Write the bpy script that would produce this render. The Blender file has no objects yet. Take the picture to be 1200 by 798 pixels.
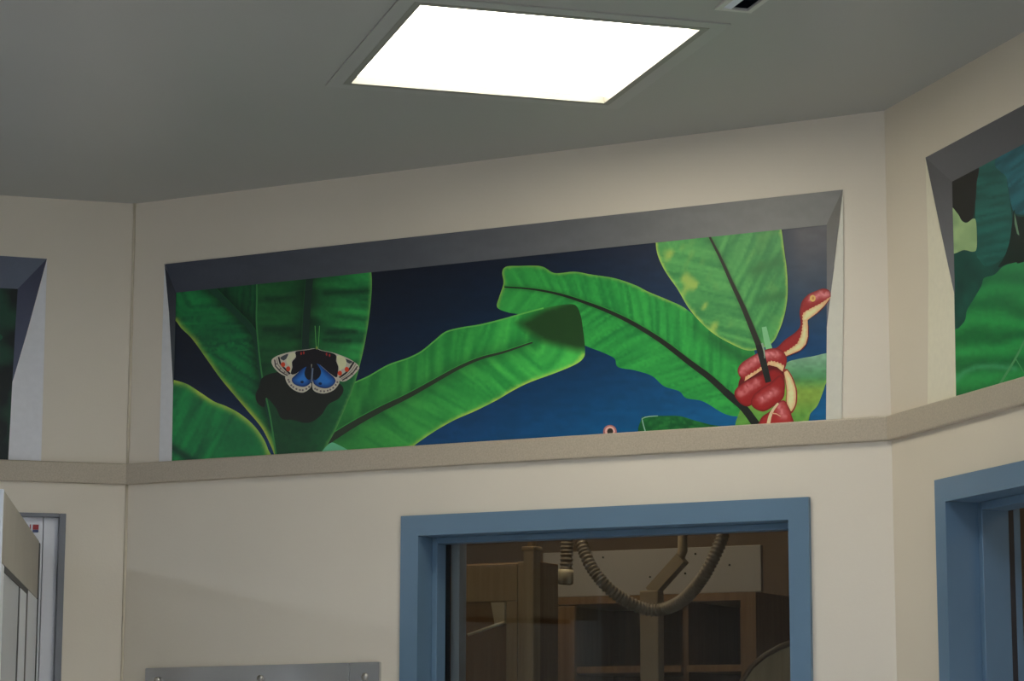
import bpy, bmesh, math, random
import numpy as np
from mathutils import Vector, Matrix
from mathutils.geometry import delaunay_2d_cdt

random.seed(7)
RNG = np.random.default_rng(7)
S2 = math.sqrt(0.5)

# ------------------------------------------------------------------ camera
F_PX = 2892.9225                      # focal length in pixels of a 1200 x 798 frame
PITCH, ROLL = 0.160838714, 0.00253085649
YAW_X = (math.sin(math.radians(73.5)), math.cos(math.radians(73.5)))   # room x axis seen in camera-heading axes
EYE = 1.612                           # eye height (m)
CEIL = 3.092                          # ceiling height (m)
cp, sp, cr, sr = math.cos(PITCH), math.sin(PITCH), math.cos(ROLL), math.sin(ROLL)
fw0 = np.array([0, cp, sp]); up0 = np.array([0, -sp, cp]); r0 = np.array([1., 0, 0])
right0 = cr * r0 + sr * up0; upv0 = -sr * r0 + cr * up0
ROT = np.array([[YAW_X[0], YAW_X[1], 0], [-YAW_X[1], YAW_X[0], 0], [0, 0, 1.]])
FW, RT, UP = ROT @ fw0, ROT @ right0, ROT @ upv0
CAM = np.array([0, 0, EYE])
scene = bpy.context.scene
C = scene.collection
camd = bpy.data.cameras.new('camera')
camd.lens = F_PX * 36.0 / 1200.0
camd.sensor_width = 36.0
camd.clip_start = 0.05
camo = bpy.data.objects.new('camera', camd)
C.objects.link(camo)
M = Matrix.Identity(4)
for i in range(3):
    M[i][0], M[i][1], M[i][2], M[i][3] = RT[i], UP[i], -FW[i], CAM[i]
camo.matrix_world = M
scene.camera = camo

# ------------------------------------------------------------------ world, lamps, exposure
world = bpy.data.worlds.new('world'); scene.world = world
world.use_nodes = True
world.node_tree.nodes['Background'].inputs[0].default_value = (0.5, 0.52, 0.56, 1)
world.node_tree.nodes['Background'].inputs[1].default_value = 0.05
LAMP_COL = (1.0, 0.94, 0.80)
LAMP_COOL = (0.885, 0.985, 1.15)
LAMP_MAIN = 7.6                       # emission of the ceiling light panel in view
LAMP_FILL = 33.0                       # emission of the unseen panels added to fill the room
LAMP_ADDED = 14.0                       # emission of the unseen lamps added behind the glass and beyond the doorway
vs = scene.view_settings
vs.view_transform = 'Standard'; vs.look = 'None'; vs.gamma = 1.0
vs.use_curve_mapping = False
vs.exposure = 0.0

# ------------------------------------------------------------------ pixel -> plane helper
class Frame:
    """A vertical wall plane: u runs along it, d into the room, z up."""
    def __init__(s, o, du, n): s.o, s.du, s.n = np.array(o, float), np.array(du, float), np.array(n, float)
    def p(s, u, d, z):
        q = s.o + s.du * u + s.n * d
        return (q[0], q[1], z)
    def px(s, X, Y, d=0.0):
        X = np.asarray(X, float); Y = np.asarray(Y, float)
        q = FW[None] * F_PX + RT[None] * (X.ravel()[:, None] - 600) - UP[None] * (Y.ravel()[:, None] - 399)
        o = s.o + s.n * d
        t = (s.n @ o) / (q[:, :2] @ s.n)
        return CAM + q * t[:, None]
    def uz(s, x, y, d=0.0):
        h = s.px([x], [y], d)[0]
        return float((h[:2] - s.o) @ s.du), float(h[2])
    def mat(s):
        m = Matrix.Identity(4)
        for i in range(2):
            m[i][0], m[i][1], m[i][3] = s.du[i], s.n[i], s.o[i]
        return m
XR, YL = 2.465, 6.773
CW = 2.205                                            # length of the chamfer wall
FC = Frame((0.9058, 6.773), (S2, -S2), (-S2, -S2))
FL = Frame((0.9058, 6.773), (1, 0), (0, -1))          # u is negative along the visible part
FR = Frame((0.9058 + CW * S2, 6.773 - CW * S2), (0, -1), (-1, 0))
XR = float(FR.o[0])

# ------------------------------------------------------------------ materials
def lin(c): return tuple(((v / 255) / 12.92 if v / 255 <= 0.04045 else ((v / 255 + 0.055) / 1.055) ** 2.4) for v in c)
def new_mat(name):
    m = bpy.data.materials.new(name); m.use_nodes = True
    nt = m.node_tree
    return m, nt, nt.nodes['Principled BSDF']
def mat(name, col, rough=0.5, metal=0.0, noise=0.0, nscale=20.0, bump=0.0, bscale=200.0, spec=0.5, stretch=None, coord='Object', col2=None):
    m, nt, b = new_mat(name)
    b.inputs['Base Color'].default_value = (*col, 1); b.inputs['Roughness'].default_value = rough
    b.inputs['Metallic'].default_value = metal; b.inputs['Specular IOR Level'].default_value = spec
    tc = nt.nodes.new('ShaderNodeTexCoord'); mp = nt.nodes.new('ShaderNodeMapping')
    nt.links.new(tc.outputs[coord], mp.inputs[0])
    if stretch: mp.inputs['Scale'].default_value = stretch
    if noise or col2:
        n = nt.nodes.new('ShaderNodeTexNoise'); n.inputs['Scale'].default_value = nscale; n.inputs['Detail'].default_value = 5
        nt.links.new(mp.outputs[0], n.inputs['Vector'])
        r = nt.nodes.new('ShaderNodeValToRGB')
        a = col2 if col2 else tuple(v * (1 - noise) for v in col)
        e = col if col2 else tuple(min(1, v * (1 + noise)) for v in col)
        r.color_ramp.elements[0].position = 0.3; r.color_ramp.elements[1].position = 0.7
        r.color_ramp.elements[0].color = (*a, 1); r.color_ramp.elements[1].color = (*e, 1)
        nt.links.new(n.outputs[0], r.inputs[0]); nt.links.new(r.outputs[0], b.inputs['Base Color'])
    if bump:
        n2 = nt.nodes.new('ShaderNodeTexNoise'); n2.inputs['Scale'].default_value = bscale; n2.inputs['Detail'].default_value = 3
        nt.links.new(mp.outputs[0], n2.inputs['Vector'])
        bp = nt.nodes.new('ShaderNodeBump'); bp.inputs['Strength'].default_value = bump; bp.inputs['Distance'].default_value = 0.002
        nt.links.new(n2.outputs[0], bp.inputs['Height']); nt.links.new(bp.outputs[0], b.inputs['Normal'])
    return m
def emit(name, col, strength):
    m, nt, b = new_mat(name)
    b.inputs['Base Color'].default_value = (0.8, 0.8, 0.8, 1)
    b.inputs['Emission Color'].default_value = (*col, 1); b.inputs['Emission Strength'].default_value = strength
    return m
MT = {}
MT['wall'] = mat('cream_wall_paint', (0.80, 0.725, 0.60), 0.55, noise=0.02, nscale=3, bump=0.12, bscale=160)
MT['wall_plain'] = mat('white_wall_paint', (0.72, 0.73, 0.73), 0.6, noise=0.02, nscale=3)
MT['wall_tan'] = mat('tan_wall_paint', (0.40, 0.35, 0.29), 0.6, noise=0.03, nscale=3)
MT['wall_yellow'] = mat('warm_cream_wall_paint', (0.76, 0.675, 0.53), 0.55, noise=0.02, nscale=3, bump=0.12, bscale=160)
MT['ceiling'] = mat('ceiling_paint', (0.43, 0.43, 0.395), 0.42, noise=0.015, nscale=2, bump=0.05, bscale=120)
MT['floor'] = mat('vinyl_floor', (0.62, 0.61, 0.60), 0.35, noise=0.15, nscale=30)
MT['ledge'] = mat('speckled_solid_surface', (0.50, 0.43, 0.325), 0.4, noise=0.11, nscale=300)
MT['caulk'] = mat('corner_bead', (0.66, 0.585, 0.45), 0.6, noise=0.05, nscale=30)
MT['blue'] = mat('blue_enamel', (0.135, 0.228, 0.325), 0.32, noise=0.03, nscale=8, bump=0.03, bscale=90)
MT['white_metal'] = mat('white_enamel', (0.80, 0.83, 0.89), 0.4, noise=0.02, nscale=6)
MT['daylight_panel'] = mat('daylight_panel', (0.87, 0.88, 0.92), 0.5, noise=0.02, nscale=5)
MT['grey_metal'] = mat('grey_frame', (0.20, 0.21, 0.235), 0.45, noise=0.04, nscale=10)
MT['shaded_rail'] = mat('door_rail_shaded', (0.42, 0.385, 0.33), 0.5, noise=0.04, nscale=10)  # top rail of the white door, its shading by angle put into the colour
MT['gasket'] = mat('black_gasket', (0.03, 0.032, 0.04), 0.5, noise=0.1, nscale=40)
MT['dark'] = mat('dark_slot', (0.004, 0.0045, 0.007), 0.8, noise=0.1, nscale=30, spec=0.0)
MT['trim_white'] = mat('fixture_trim', (0.62, 0.61, 0.56), 0.35, noise=0.02, nscale=10)
MT['flange'] = mat('fixture_flange', (0.44, 0.44, 0.41), 0.35, noise=0.02, nscale=10)
MT['trim_dark'] = mat('fixture_door_frame', (0.30, 0.29, 0.25), 0.4, noise=0.05, nscale=20)
MT['screw'] = mat('screw_steel', (0.55, 0.53, 0.48), 0.3, metal=1.0, noise=0.1, nscale=200)
MT['lamp'] = emit('lit_diffuser', LAMP_COL, LAMP_MAIN)
MT['lamp_fill'] = emit('unseen_fill_diffuser', LAMP_COOL, LAMP_FILL)
MT['lamp_added'] = emit('added_lamp_diffuser', (1.0, 0.80, 0.55), LAMP_ADDED)
WOOD = lambda name, c, d: mat(name, c, 0.45, col2=d, nscale=5, stretch=(14, 14, 0.7))
MT['wood'] = WOOD('oak_veneer', (0.26, 0.155, 0.07), (0.19, 0.105, 0.045))
MT['wood_pale'] = WOOD('pale_oak_veneer', (0.42, 0.31, 0.17), (0.35, 0.25, 0.13))
MT['wood_dark'] = WOOD('dark_oak_veneer', (0.15, 0.085, 0.04), (0.10, 0.055, 0.025))
MT['back_wall'] = mat('back_room_wall', (0.26, 0.19, 0.13), 0.7, noise=0.05, nscale=4)
MT['board'] = mat('pale_grey_reflection', (0.42, 0.40, 0.39), 0.35, noise=0.04, nscale=5)
MT['plastic'] = mat('ivory_plastic', (0.60, 0.54, 0.40), 0.4, noise=0.04, nscale=20)
MT['arm'] = mat('tan_arm_paint', (0.30, 0.235, 0.15), 0.45, noise=0.04, nscale=20)
MT['hose'] = mat('corrugated_hose', (0.24, 0.20, 0.145), 0.45, noise=0.05, nscale=30)
def steel():
    m, nt, b = new_mat('brushed_steel')
    b.inputs['Base Color'].default_value = (0.60, 0.60, 0.60, 1); b.inputs['Metallic'].default_value = 1.0
    b.inputs['Roughness'].default_value = 0.27; b.inputs['Anisotropic'].default_value = 0.9; b.inputs['Anisotropic Rotation'].default_value = 0.0
    tg = nt.nodes.new('ShaderNodeTangent'); tg.direction_type = 'RADIAL'; tg.axis = 'Z'; nt.links.new(tg.outputs[0], b.inputs['Tangent'])
    tc = nt.nodes.new('ShaderNodeTexCoord'); mp = nt.nodes.new('ShaderNodeMapping'); mp.inputs['Scale'].default_value = (1, 1, 120)
    n = nt.nodes.new('ShaderNodeTexNoise'); n.inputs['Scale'].default_value = 4
    bp = nt.nodes.new('ShaderNodeBump'); bp.inputs['Strength'].default_value = 0.08; bp.inputs['Distance'].default_value = 0.001
    w = nt.nodes.new('ShaderNodeTexNoise'); w.inputs['Scale'].default_value = 5.0; w.inputs['Detail'].default_value = 0
    b2 = nt.nodes.new('ShaderNodeBump'); b2.inputs['Strength'].default_value = 1.0; b2.inputs['Distance'].default_value = 0.05
    nt.links.new(tc.outputs['Object'], w.inputs['Vector']); nt.links.new(w.outputs[0], b2.inputs['Height']); nt.links.new(b2.outputs[0], bp.inputs['Normal'])
    nt.links.new(tc.outputs['Object'], mp.inputs[0]); nt.links.new(mp.outputs[0], n.inputs['Vector'])
    nt.links.new(n.outputs[0], bp.inputs['Height']); nt.links.new(bp.outputs[0], b.inputs['Normal'])
    return m
MT['steel'] = steel()
def glass(name, tint=(0.86, 0.88, 0.86), rough=0.0):
    m = bpy.data.materials.new(name); m.use_nodes = True
    nt = m.node_tree; nt.nodes.clear()
    out = nt.nodes.new('ShaderNodeOutputMaterial'); mix = nt.nodes.new('ShaderNodeMixShader')
    tr = nt.nodes.new('ShaderNodeBsdfTransparent'); gl = nt.nodes.new('ShaderNodeBsdfGlossy'); fr = nt.nodes.new('ShaderNodeFresnel')
    fr.inputs['IOR'].default_value = 1.5; gl.inputs['Roughness'].default_value = rough
    tr.inputs['Color'].default_value = (*tint, 1)
    nt.links.new(fr.outputs[0], mix.inputs[0]); nt.links.new(tr.outputs[0], mix.inputs[1]); nt.links.new(gl.outputs[0], mix.inputs[2])
    nt.links.new(mix.outputs[0], out.inputs[0])
    return m
MT['glass'] = glass('window_glass')
MT['door_glass'] = mat('frosted_door_glass', (0.50, 0.54, 0.60), 0.25, noise=0.03, nscale=4)

# ------------------------------------------------------------------ mesh helpers
def link(name, me, parent=None):
    o = bpy.data.objects.new(name, me); C.objects.link(o)
    if parent is not None:
        o.parent = parent
    return o
def tag(o, label, cat, group=None):
    o['label'] = label; o['category'] = cat
    if group: o['group'] = group
    return o
def struct(o, label=None):
    o['kind'] = 'structure'
    if label: o['label'] = label
    return o
def empty(name, loc=(0, 0, 0)):
    o = bpy.data.objects.new(name, None); C.objects.link(o); o.location = loc
    o.empty_display_size = 0.1
    return o
def mesh_obj(name, bm, m, parent=None, smooth=False):
    me = bpy.data.meshes.new(name); bmesh.ops.recalc_face_normals(bm, faces=bm.faces[:])
    bm.to_mesh(me); bm.free(); me.materials.append(m)
    if smooth:
        for p in me.polygons: p.use_smooth = True
    o = bpy.data.objects.new(name, me); C.objects.link(o)
    if parent is not None:
        o.parent = parent
        if parent.type == 'EMPTY': o.matrix_parent_inverse = Matrix.Translation(parent.location).inverted()
    return o
def hexa(bm, pts):
    """8 points: bottom loop 4, top loop 4"""
    v = [bm.verts.new(p) for p in pts]
    for f in ((0, 1, 2, 3), (7, 6, 5, 4), (0, 4, 5, 1), (1, 5, 6, 2), (2, 6, 7, 3), (3, 7, 4, 0)):
        bm.faces.new([v[i] for i in f])
    return v
def fbox(bm, fr, u0, u1, d0, d1, z0, z1):
    hexa(bm, [fr.p(u0, d0, z0), fr.p(u1, d0, z0), fr.p(u1, d1, z0), fr.p(u0, d1, z0),
              fr.p(u0, d0, z1), fr.p(u1, d0, z1), fr.p(u1, d1, z1), fr.p(u0, d1, z1)])
def box_obj(name, fr, u0, u1, d0, d1, z0, z1, m, parent=None, bev=0.0):
    bm = bmesh.new(); fbox(bm, fr, u0, u1, d0, d1, z0, z1)
    if bev: bmesh.ops.bevel(bm, geom=bm.edges[:], offset=bev, segments=2, affect='EDGES', profile=0.5)
    return mesh_obj(name, bm, m, parent)
def wall_with_holes(bm, fr, u0, u1, d0, d1, z0, z1, holes):
    us = sorted({u0, u1, *[h[0] for h in holes], *[h[1] for h in holes]})
    for a, b in zip(us[:-1], us[1:]):
        mid = (a + b) / 2; cuts = [(h[2], h[3]) for h in holes if h[0] < mid < h[1]]
        zz = z0
        for c0, c1 in sorted(cuts):
            if c0 > zz + 1e-6: fbox(bm, fr, a, b, d0, d1, zz, c0)
            zz = c1
        if zz < z1 - 1e-6: fbox(bm, fr, a, b, d0, d1, zz, z1)
def tube(bm, pts, rad, seg=10, cap=True):
    pts = [Vector(p) for p in pts]; n = len(pts)
    rads = rad if hasattr(rad, '__len__') else [rad] * n
    rings = []; ref = None
    for i in range(n):
        t = (pts[min(i + 1, n - 1)] - pts[max(i - 1, 0)]).normalized()
        if ref is None: ref = t.orthogonal().normalized()
        ref = (ref - t * ref.dot(t)).normalized(); bt = t.cross(ref)
        rings.append([bm.verts.new(pts[i] + (ref * math.cos(2 * math.pi * k / seg) + bt * math.sin(2 * math.pi * k / seg)) * rads[i]) for k in range(seg)])
    for a, b in zip(rings[:-1], rings[1:]):
        for k in range(seg):
            bm.faces.new((a[k], a[(k + 1) % seg], b[(k + 1) % seg], b[k]))
    if cap:
        bm.faces.new(rings[0][::-1]); bm.faces.new(rings[-1])
def lathe(bm, prof, o, ax, seg=16):
    """prof: (r, h) pairs along axis ax from o"""
    ax = Vector(ax).normalized(); e1 = ax.orthogonal().normalized(); e2 = ax.cross(e1); o = Vector(o)
    rings = [[bm.verts.new(o + ax * h + (e1 * math.cos(2 * math.pi * k / seg) + e2 * math.sin(2 * math.pi * k / seg)) * max(r, 1e-5)) for k in range(seg)] for r, h in prof]
    for a, b in zip(rings[:-1], rings[1:]):
        for k in range(seg):
            bm.faces.new((a[k], a[(k + 1) % seg], b[(k + 1) % seg], b[k]))
    bm.faces.new(rings[0][::-1]); bm.faces.new(rings[-1])

# ------------------------------------------------------------------ room shell
TH = 0.14
uc0, zc_top = FC.uz(472.5, 605.5)[0], FC.uz(710, 594)[1]
uc1 = FC.uz(949.5, 583)[0]
FACE = 0.052                                              # width of the blue frame faces
hole_c = (uc0 + 0.003, uc1 - 0.003, 0.95 - FACE + 0.003, zc_top - 0.003)     # glazed opening in the chamfer wall
ur0, zr_top = FR.uz(1100.5, 563)
hole_r = (ur0 + 0.003, ur0 + 2 * FACE + 0.98 - 0.003, 0.0, zr_top - 0.003)
ul1, zl_top = FL.uz(77.5, 602)
hole_l = (ul1 - 1.75, ul1, 0.0, zl_top)
X0, Y0 = -4.6, -3.6
bm = bmesh.new(); wall_with_holes(bm, FC, 0, CW, -TH, 0, 0, CEIL, [hole_c])
struct(mesh_obj('wall_chamfer', bm, MT['wall']), 'cream painted wall set diagonally across the room corner')
bm = bmesh.new(); wall_with_holes(bm, FL, X0 - 0.9058, 0, -TH, 0, 0, CEIL, [hole_l])
struct(mesh_obj('wall_left', bm, MT['wall']), 'cream painted wall with open glazed door')
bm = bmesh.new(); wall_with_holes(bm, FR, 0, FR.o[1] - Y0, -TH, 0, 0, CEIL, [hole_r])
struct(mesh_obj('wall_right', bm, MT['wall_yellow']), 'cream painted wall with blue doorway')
FB = Frame((X0, Y0), (1, 0), (0, 1)); FW2 = Frame((X0, Y0), (0, 1), (1, 0))
bm = bmesh.new(); fbox(bm, FB, 0, XR - X0, -TH, 0, 0, CEIL); struct(mesh_obj('wall_back', bm, MT['wall_plain']))
bm = bmesh.new(); fbox(bm, FW2, 0, YL - Y0, -TH, 0, 0, CEIL); struct(mesh_obj('wall_far_side', bm, MT['wall_tan']))
outline = [(X0, Y0), (XR, Y0), (XR, float(FR.o[1])), (0.9058, YL), (X0, YL)]
def slab(name, pts, z0, z1, m):
    bm = bmesh.new(); a = [bm.verts.new((x, y, z0)) for x, y in pts]; b = [bm.verts.new((x, y, z1)) for x, y in pts]; n = len(pts)
    bm.faces.new(a); bm.faces.new(b)
    for i in range(n): bm.faces.new((a[i], a[(i + 1) % n], b[(i + 1) % n], b[i]))
    return mesh_obj(name, bm, m)
struct(slab('floor', outline, -0.1, 0, MT['floor']))

# ceiling with a real cut-out for the light panel and the air slot
FX, FY = 1.498, 5.011                                     # centre of the light panel
LW, LD = 0.319, 0.331                                     # half sizes of its lit opening
def ceil_pt(x, y):
    q = FW * F_PX + RT * (x - 600) - UP * (y - 399); t = (CEIL - EYE) / q[2]; return CAM + q * t
lamps = [(FX, FY), (FX, FY - 3.2), (FX, FY - 6.4), (-3.1, 5.45), (FX - 3.2, FY - 3.2), (FX - 3.2, FY - 6.4)]  # first one is in view; the rest are unseen, added to fill the room
slot = ceil_pt(861, 9)
SX0, SX1, SY1, SY0 = slot[0] - 0.028, slot[0] + 0.028, slot[1], slot[1] - 1.2
def cuts(x, y): return [(x - LW, x + LW, y - LD, y + LD)]
rects = [c for x, y in lamps for c in cuts(x, y)] + [(SX0, SX1, SY0, SY1)]
bm = bmesh.new()
xs = sorted({X0, XR, 0.9058, *[r[0] for r in rects], *[r[1] for r in rects]})
for a, b in zip(xs[:-1], xs[1:]):
    mx = (a + b) / 2
    ya = YL if a <= 0.9058 - 1e-6 else YL - (a - 0.9058); yb = YL if b <= 0.9058 + 1e-6 else YL - (b - 0.9058)
    if a < 0.9058 + 1e-6: ya = YL
    segs = sorted((r[2], r[3]) for r in rects if r[0] < mx < r[1]); y = Y0
    for c0, c1 in segs:
        hexa(bm, [(a, y, CEIL), (b, y, CEIL), (b, c0, CEIL), (a, c0, CEIL), (a, y, CEIL + 0.1), (b, y, CEIL + 0.1), (b, c0, CEIL + 0.1), (a, c0, CEIL + 0.1)]); y = c1
    hexa(bm, [(a, y, CEIL), (b, y, CEIL), (b, yb, CEIL), (a, ya, CEIL), (a, y, CEIL + 0.1), (b, y, CEIL + 0.1), (b, yb, CEIL + 0.1), (a, ya, CEIL + 0.1)])
struct(mesh_obj('ceiling', bm, MT['ceiling']), 'smooth pale grey painted ceiling')

# recessed light panels
def frame_ring(bm, x0, x1, y0, y1, w, z0, z1):
    """rectangular ring whose inner edge is x0..x1, y0..y1 and whose width is w, mitred"""
    o = [(x0 - w, y0 - w), (x1 + w, y0 - w), (x1 + w, y1 + w), (x0 - w, y1 + w)]; i = [(x0, y0), (x1, y0), (x1, y1), (x0, y1)]
    for k in range(4):
        a, b, c, d = o[k], o[(k + 1) % 4], i[(k + 1) % 4], i[k]
        hexa(bm, [(*a, z0), (*b, z0), (*c, z0), (*d, z0), (*a, z1), (*b, z1), (*c, z1), (*d, z1)])
def make_light(x, y, label, group, glow):
    t = tag(empty('ceiling_light', (x, y, CEIL)), label, 'ceiling light', group)
    bm = bmesh.new(); frame_ring(bm, x - LW, x + LW, y - LD, y + LD, 0.034, CEIL - 0.004, CEIL - 0.0005)
    mesh_obj('flange', bm, MT['flange'], t)
    bm = bmesh.new(); frame_ring(bm, x - LW + 0.016, x + LW - 0.016, y - LD + 0.016, y + LD - 0.016, 0.016, CEIL - 0.005, CEIL + 0.012)
    mesh_obj('door_frame', bm, MT['trim_dark'], t)
    bm = bmesh.new(); hexa(bm, [(x - LW + .002, y - LD + .002, CEIL + .012), (x + LW - .002, y - LD + .002, CEIL + .012), (x + LW - .002, y + LD - .002, CEIL + .012), (x - LW + .002, y + LD - .002, CEIL + .012),
                                (x - LW + .002, y - LD + .002, CEIL + .016), (x + LW - .002, y - LD + .002, CEIL + .016), (x + LW - .002, y + LD - .002, CEIL + .016), (x - LW + .002, y + LD - .002, CEIL + .016)])
    mesh_obj('diffuser', bm, glow, t)
    bm = bmesh.new(); frame_ring(bm, x - LW, x + LW, y - LD, y + LD, 0.01, CEIL + 0.0, CEIL + 0.09)
    bm2 = bm; hexa(bm2, [(x - LW, y - LD, CEIL + .085), (x + LW, y - LD, CEIL + .085), (x + LW, y + LD, CEIL + .085), (x - LW, y + LD, CEIL + .085),
                         (x - LW, y - LD, CEIL + .09), (x + LW, y - LD, CEIL + .09), (x + LW, y + LD, CEIL + .09), (x - LW, y + LD, CEIL + .09)])
    mesh_obj('housing', bm2, MT['trim_white'], t)
    return t
make_light(*lamps[0], 'square lit light panel recessed in ceiling in front of the banana leaf mural', None, MT['lamp'])
for (x, y), where in zip(lamps[1:], ('beside the middle of the wall with the blue doorway', 'near the back end of the wall with the blue doorway', 'at the far end of the wall with the glazed door', 'over the middle of the room', 'near the white back wall')):
    make_light(x, y, 'square unseen fill light panel added ' + where, 'unseen light panels added as fill', MT['lamp_fill'])
t = tag(empty('air_slot', (slot[0], slot[1], CEIL)), 'narrow dark air slot with white rim beside the ceiling light', 'air vent')
bm = bmesh.new(); frame_ring(bm, SX0, SX1, SY0, SY1, 0.012, CEIL - 0.005, CEIL - 0.0005); mesh_obj('rim', bm, MT['trim_white'], t)
bm = bmesh.new(); hexa(bm, [(SX0, SY0, CEIL + .001), (SX1, SY0, CEIL + .001), (SX1, SY1, CEIL + .001), (SX0, SY1, CEIL + .001), (SX0, SY0, CEIL + .016), (SX1, SY0, CEIL + .016), (SX1, SY1, CEIL + .016), (SX0, SY1, CEIL + .016)])
mesh_obj('shade_plate', bm, MT['dark'], t)  # near-black sheet flush with the ceiling, in place of the slot's shade
bm = bmesh.new(); hexa(bm, [(SX0, SY0, CEIL - .001), (SX0 + .02, SY0, CEIL - .004), (SX0 + .02, SY1, CEIL - .004), (SX0, SY1, CEIL - .001), (SX0, SY0, CEIL), (SX0 + .02, SY0, CEIL - .002), (SX0 + .02, SY1, CEIL - .002), (SX0, SY1, CEIL)])
mesh_obj('blade', bm, MT['white_metal'], t)

# speckled ledge running round the three walls, mitred at the corners
LZ1, LZ0, LP = 2.3605, 2.303, 0.014
K = LP * math.tan(math.radians(22.5))
def ledge(name, fr, u0, u1, e0, e1, label):
    bm = bmesh.new()
    hexa(bm, [fr.p(u0, 0, LZ0), fr.p(u1, 0, LZ0), fr.p(u1 - e1, LP, LZ0), fr.p(u0 + e0, LP, LZ0),
              fr.p(u0, 0, LZ1), fr.p(u1, 0, LZ1), fr.p(u1 - e1, LP, LZ1), fr.p(u0 + e0, LP, LZ1)])
    ed = [e for e in bm.edges if all(abs((v.co.xy - Vector(fr.o)).dot(Vector(fr.n)) - LP) < 1e-5 for v in e.verts) and abs(e.verts[0].co.z - e.verts[1].co.z) < 1e-6]
    bmesh.ops.bevel(bm, geom=ed, offset=0.004, segments=3, affect='EDGES', profile=0.5)
    struct(mesh_obj(name, bm, MT['ledge']), label)
ledge('trim_1', FL, X0 - 0.9058 + 0.01, 0, 0, K, 'beige speckled ledge on the wall with the glazed door')
ledge('trim_2', FC, 0, CW, K, K, 'beige speckled ledge under the banana leaf mural')
ledge('trim_3', FR, 0, FR.o[1] - Y0 - 0.01, K, 0, 'beige speckled ledge on the wall with the blue doorway')
# caulked bead in the corner between the chamfer wall and the left wall
bm = bmesh.new()
c0 = FC.p(0, 0, 0); bis = Vector((FC.n[0] + FL.n[0], FC.n[1] + FL.n[1], 0)).normalized() * 0.002
for za, zb in ((0.0, LZ0), (LZ1, CEIL)):
    n = 14; zz = [za + (zb - za) * i / n for i in range(n + 1)]
    tube(bm, [(c0[0] + bis.x, c0[1] + bis.y, z) for z in zz], [0.0042 + 0.0008 * random.uniform(-1, 1) for _ in zz], 8)
struct(mesh_obj('trim_4', bm, MT['caulk'], smooth=True), 'cream caulk bead in the wall corner')

# ------------------------------------------------------------------ painted murals (flat paint on the walls)
def paint_mat():
    m, nt, b = new_mat('mural_paint')
    a = nt.nodes.new('ShaderNodeAttribute'); a.attribute_name = 'paint'
    tc = nt.nodes.new('ShaderNodeTexCoord'); n = nt.nodes.new('ShaderNodeTexNoise'); n.inputs['Scale'].default_value = 60; n.inputs['Detail'].default_value = 4
    mr = nt.nodes.new('ShaderNodeMapRange'); mr.inputs['To Min'].default_value = 0.94; mr.inputs['To Max'].default_value = 1.06
    mx = nt.nodes.new('ShaderNodeVectorMath'); mx.operation = 'SCALE'
    nt.links.new(tc.outputs['Object'], n.inputs['Vector']); nt.links.new(n.outputs[0], mr.inputs['Value'])
    nt.links.new(a.outputs['Color'], mx.inputs[0]); nt.links.new(mr.outputs[0], mx.inputs['Scale'])
    nt.links.new(mx.outputs[0], b.inputs['Base Color'])
    b.inputs['Roughness'].default_value = 0.42; b.inputs['Specular IOR Level'].default_value = 0.35
    return m
MT['paint'] = paint_mat()
_T = RNG.random((256, 256))
def vnoise(x, y):
    x = np.asarray(x, float); y = np.asarray(y, float)
    xi = np.floor(x).astype(int); yi = np.floor(y).astype(int); fx = x - xi; fy = y - yi
    fx = fx * fx * (3 - 2 * fx); fy = fy * fy * (3 - 2 * fy)
    g = lambda a, b: _T[a & 255, b & 255]
    return (g(xi, yi) * (1 - fx) + g(xi + 1, yi) * fx) * (1 - fy) + (g(xi, yi + 1) * (1 - fx) + g(xi + 1, yi + 1) * fx) * fy
def dist_line(x, y, pts, closed=False):
    """distance, arc length and signed side of the nearest point of a polyline"""
    p = np.array(pts, float)
    if closed: p = np.vstack([p, p[:1]])
    best = np.full(x.shape, 1e9); S = np.zeros_like(x); sd = np.zeros_like(x); acc = 0.0
    for a, b in zip(p[:-1], p[1:]):
        d = b - a; L = np.hypot(*d)
        if L < 1e-6: continue
        t = np.clip(((x - a[0]) * d[0] + (y - a[1]) * d[1]) / L ** 2, 0, 1)
        dd = np.hypot(x - a[0] - t * d[0], y - a[1] - t * d[1]); c = (d[0] * (y - a[1]) - d[1] * (x - a[0])) / L
        k = dd < best
        best[k] = dd[k]; S[k] = (acc + t * L)[k]; sd[k] = np.sign(c)[k]; acc += L
    return best, S, sd
def catmull(pts, closed=True, step=2.0):
    p = np.array(pts, float); n = len(p); out = []
    for i in range(n if closed else n - 1):
        if closed: a, b, c, d = p[i - 1], p[i], p[(i + 1) % n], p[(i + 2) % n]
        else: a, b, c, d = p[max(i - 1, 0)], p[i], p[i + 1], p[min(i + 2, n - 1)]
        k = max(1, int(np.hypot(*(c - b)) / step))
        for j in range(k):
            t = j / k
            out.append(0.5 * (2 * b + (c - a) * t + (2 * a - 5 * b + 4 * c - d) * t * t + (3 * b - a - 3 * c + d) * t ** 3))
    if not closed: out.append(p[-1])
    return np.array(out)
def densify(pts, step=2.0):
    p = np.array(pts, float); out = []
    for a, b in zip(p, np.roll(p, -1, 0)):
        k = max(1, int(np.hypot(*(b - a)) / step))
        out += [a + (b - a) * j / k for j in range(k)]
    return np.array(out)
def inside(x, y, poly):
    r = np.zeros(x.shape, bool)
    for a, b in zip(poly, np.roll(poly, -1, 0)):
        if a[1] == b[1]: continue
        k = (a[1] > y) != (b[1] > y)
        r ^= k & (x < (b[0] - a[0]) * (y - a[1]) / (b[1] - a[1]) + a[0])
    return r
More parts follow.
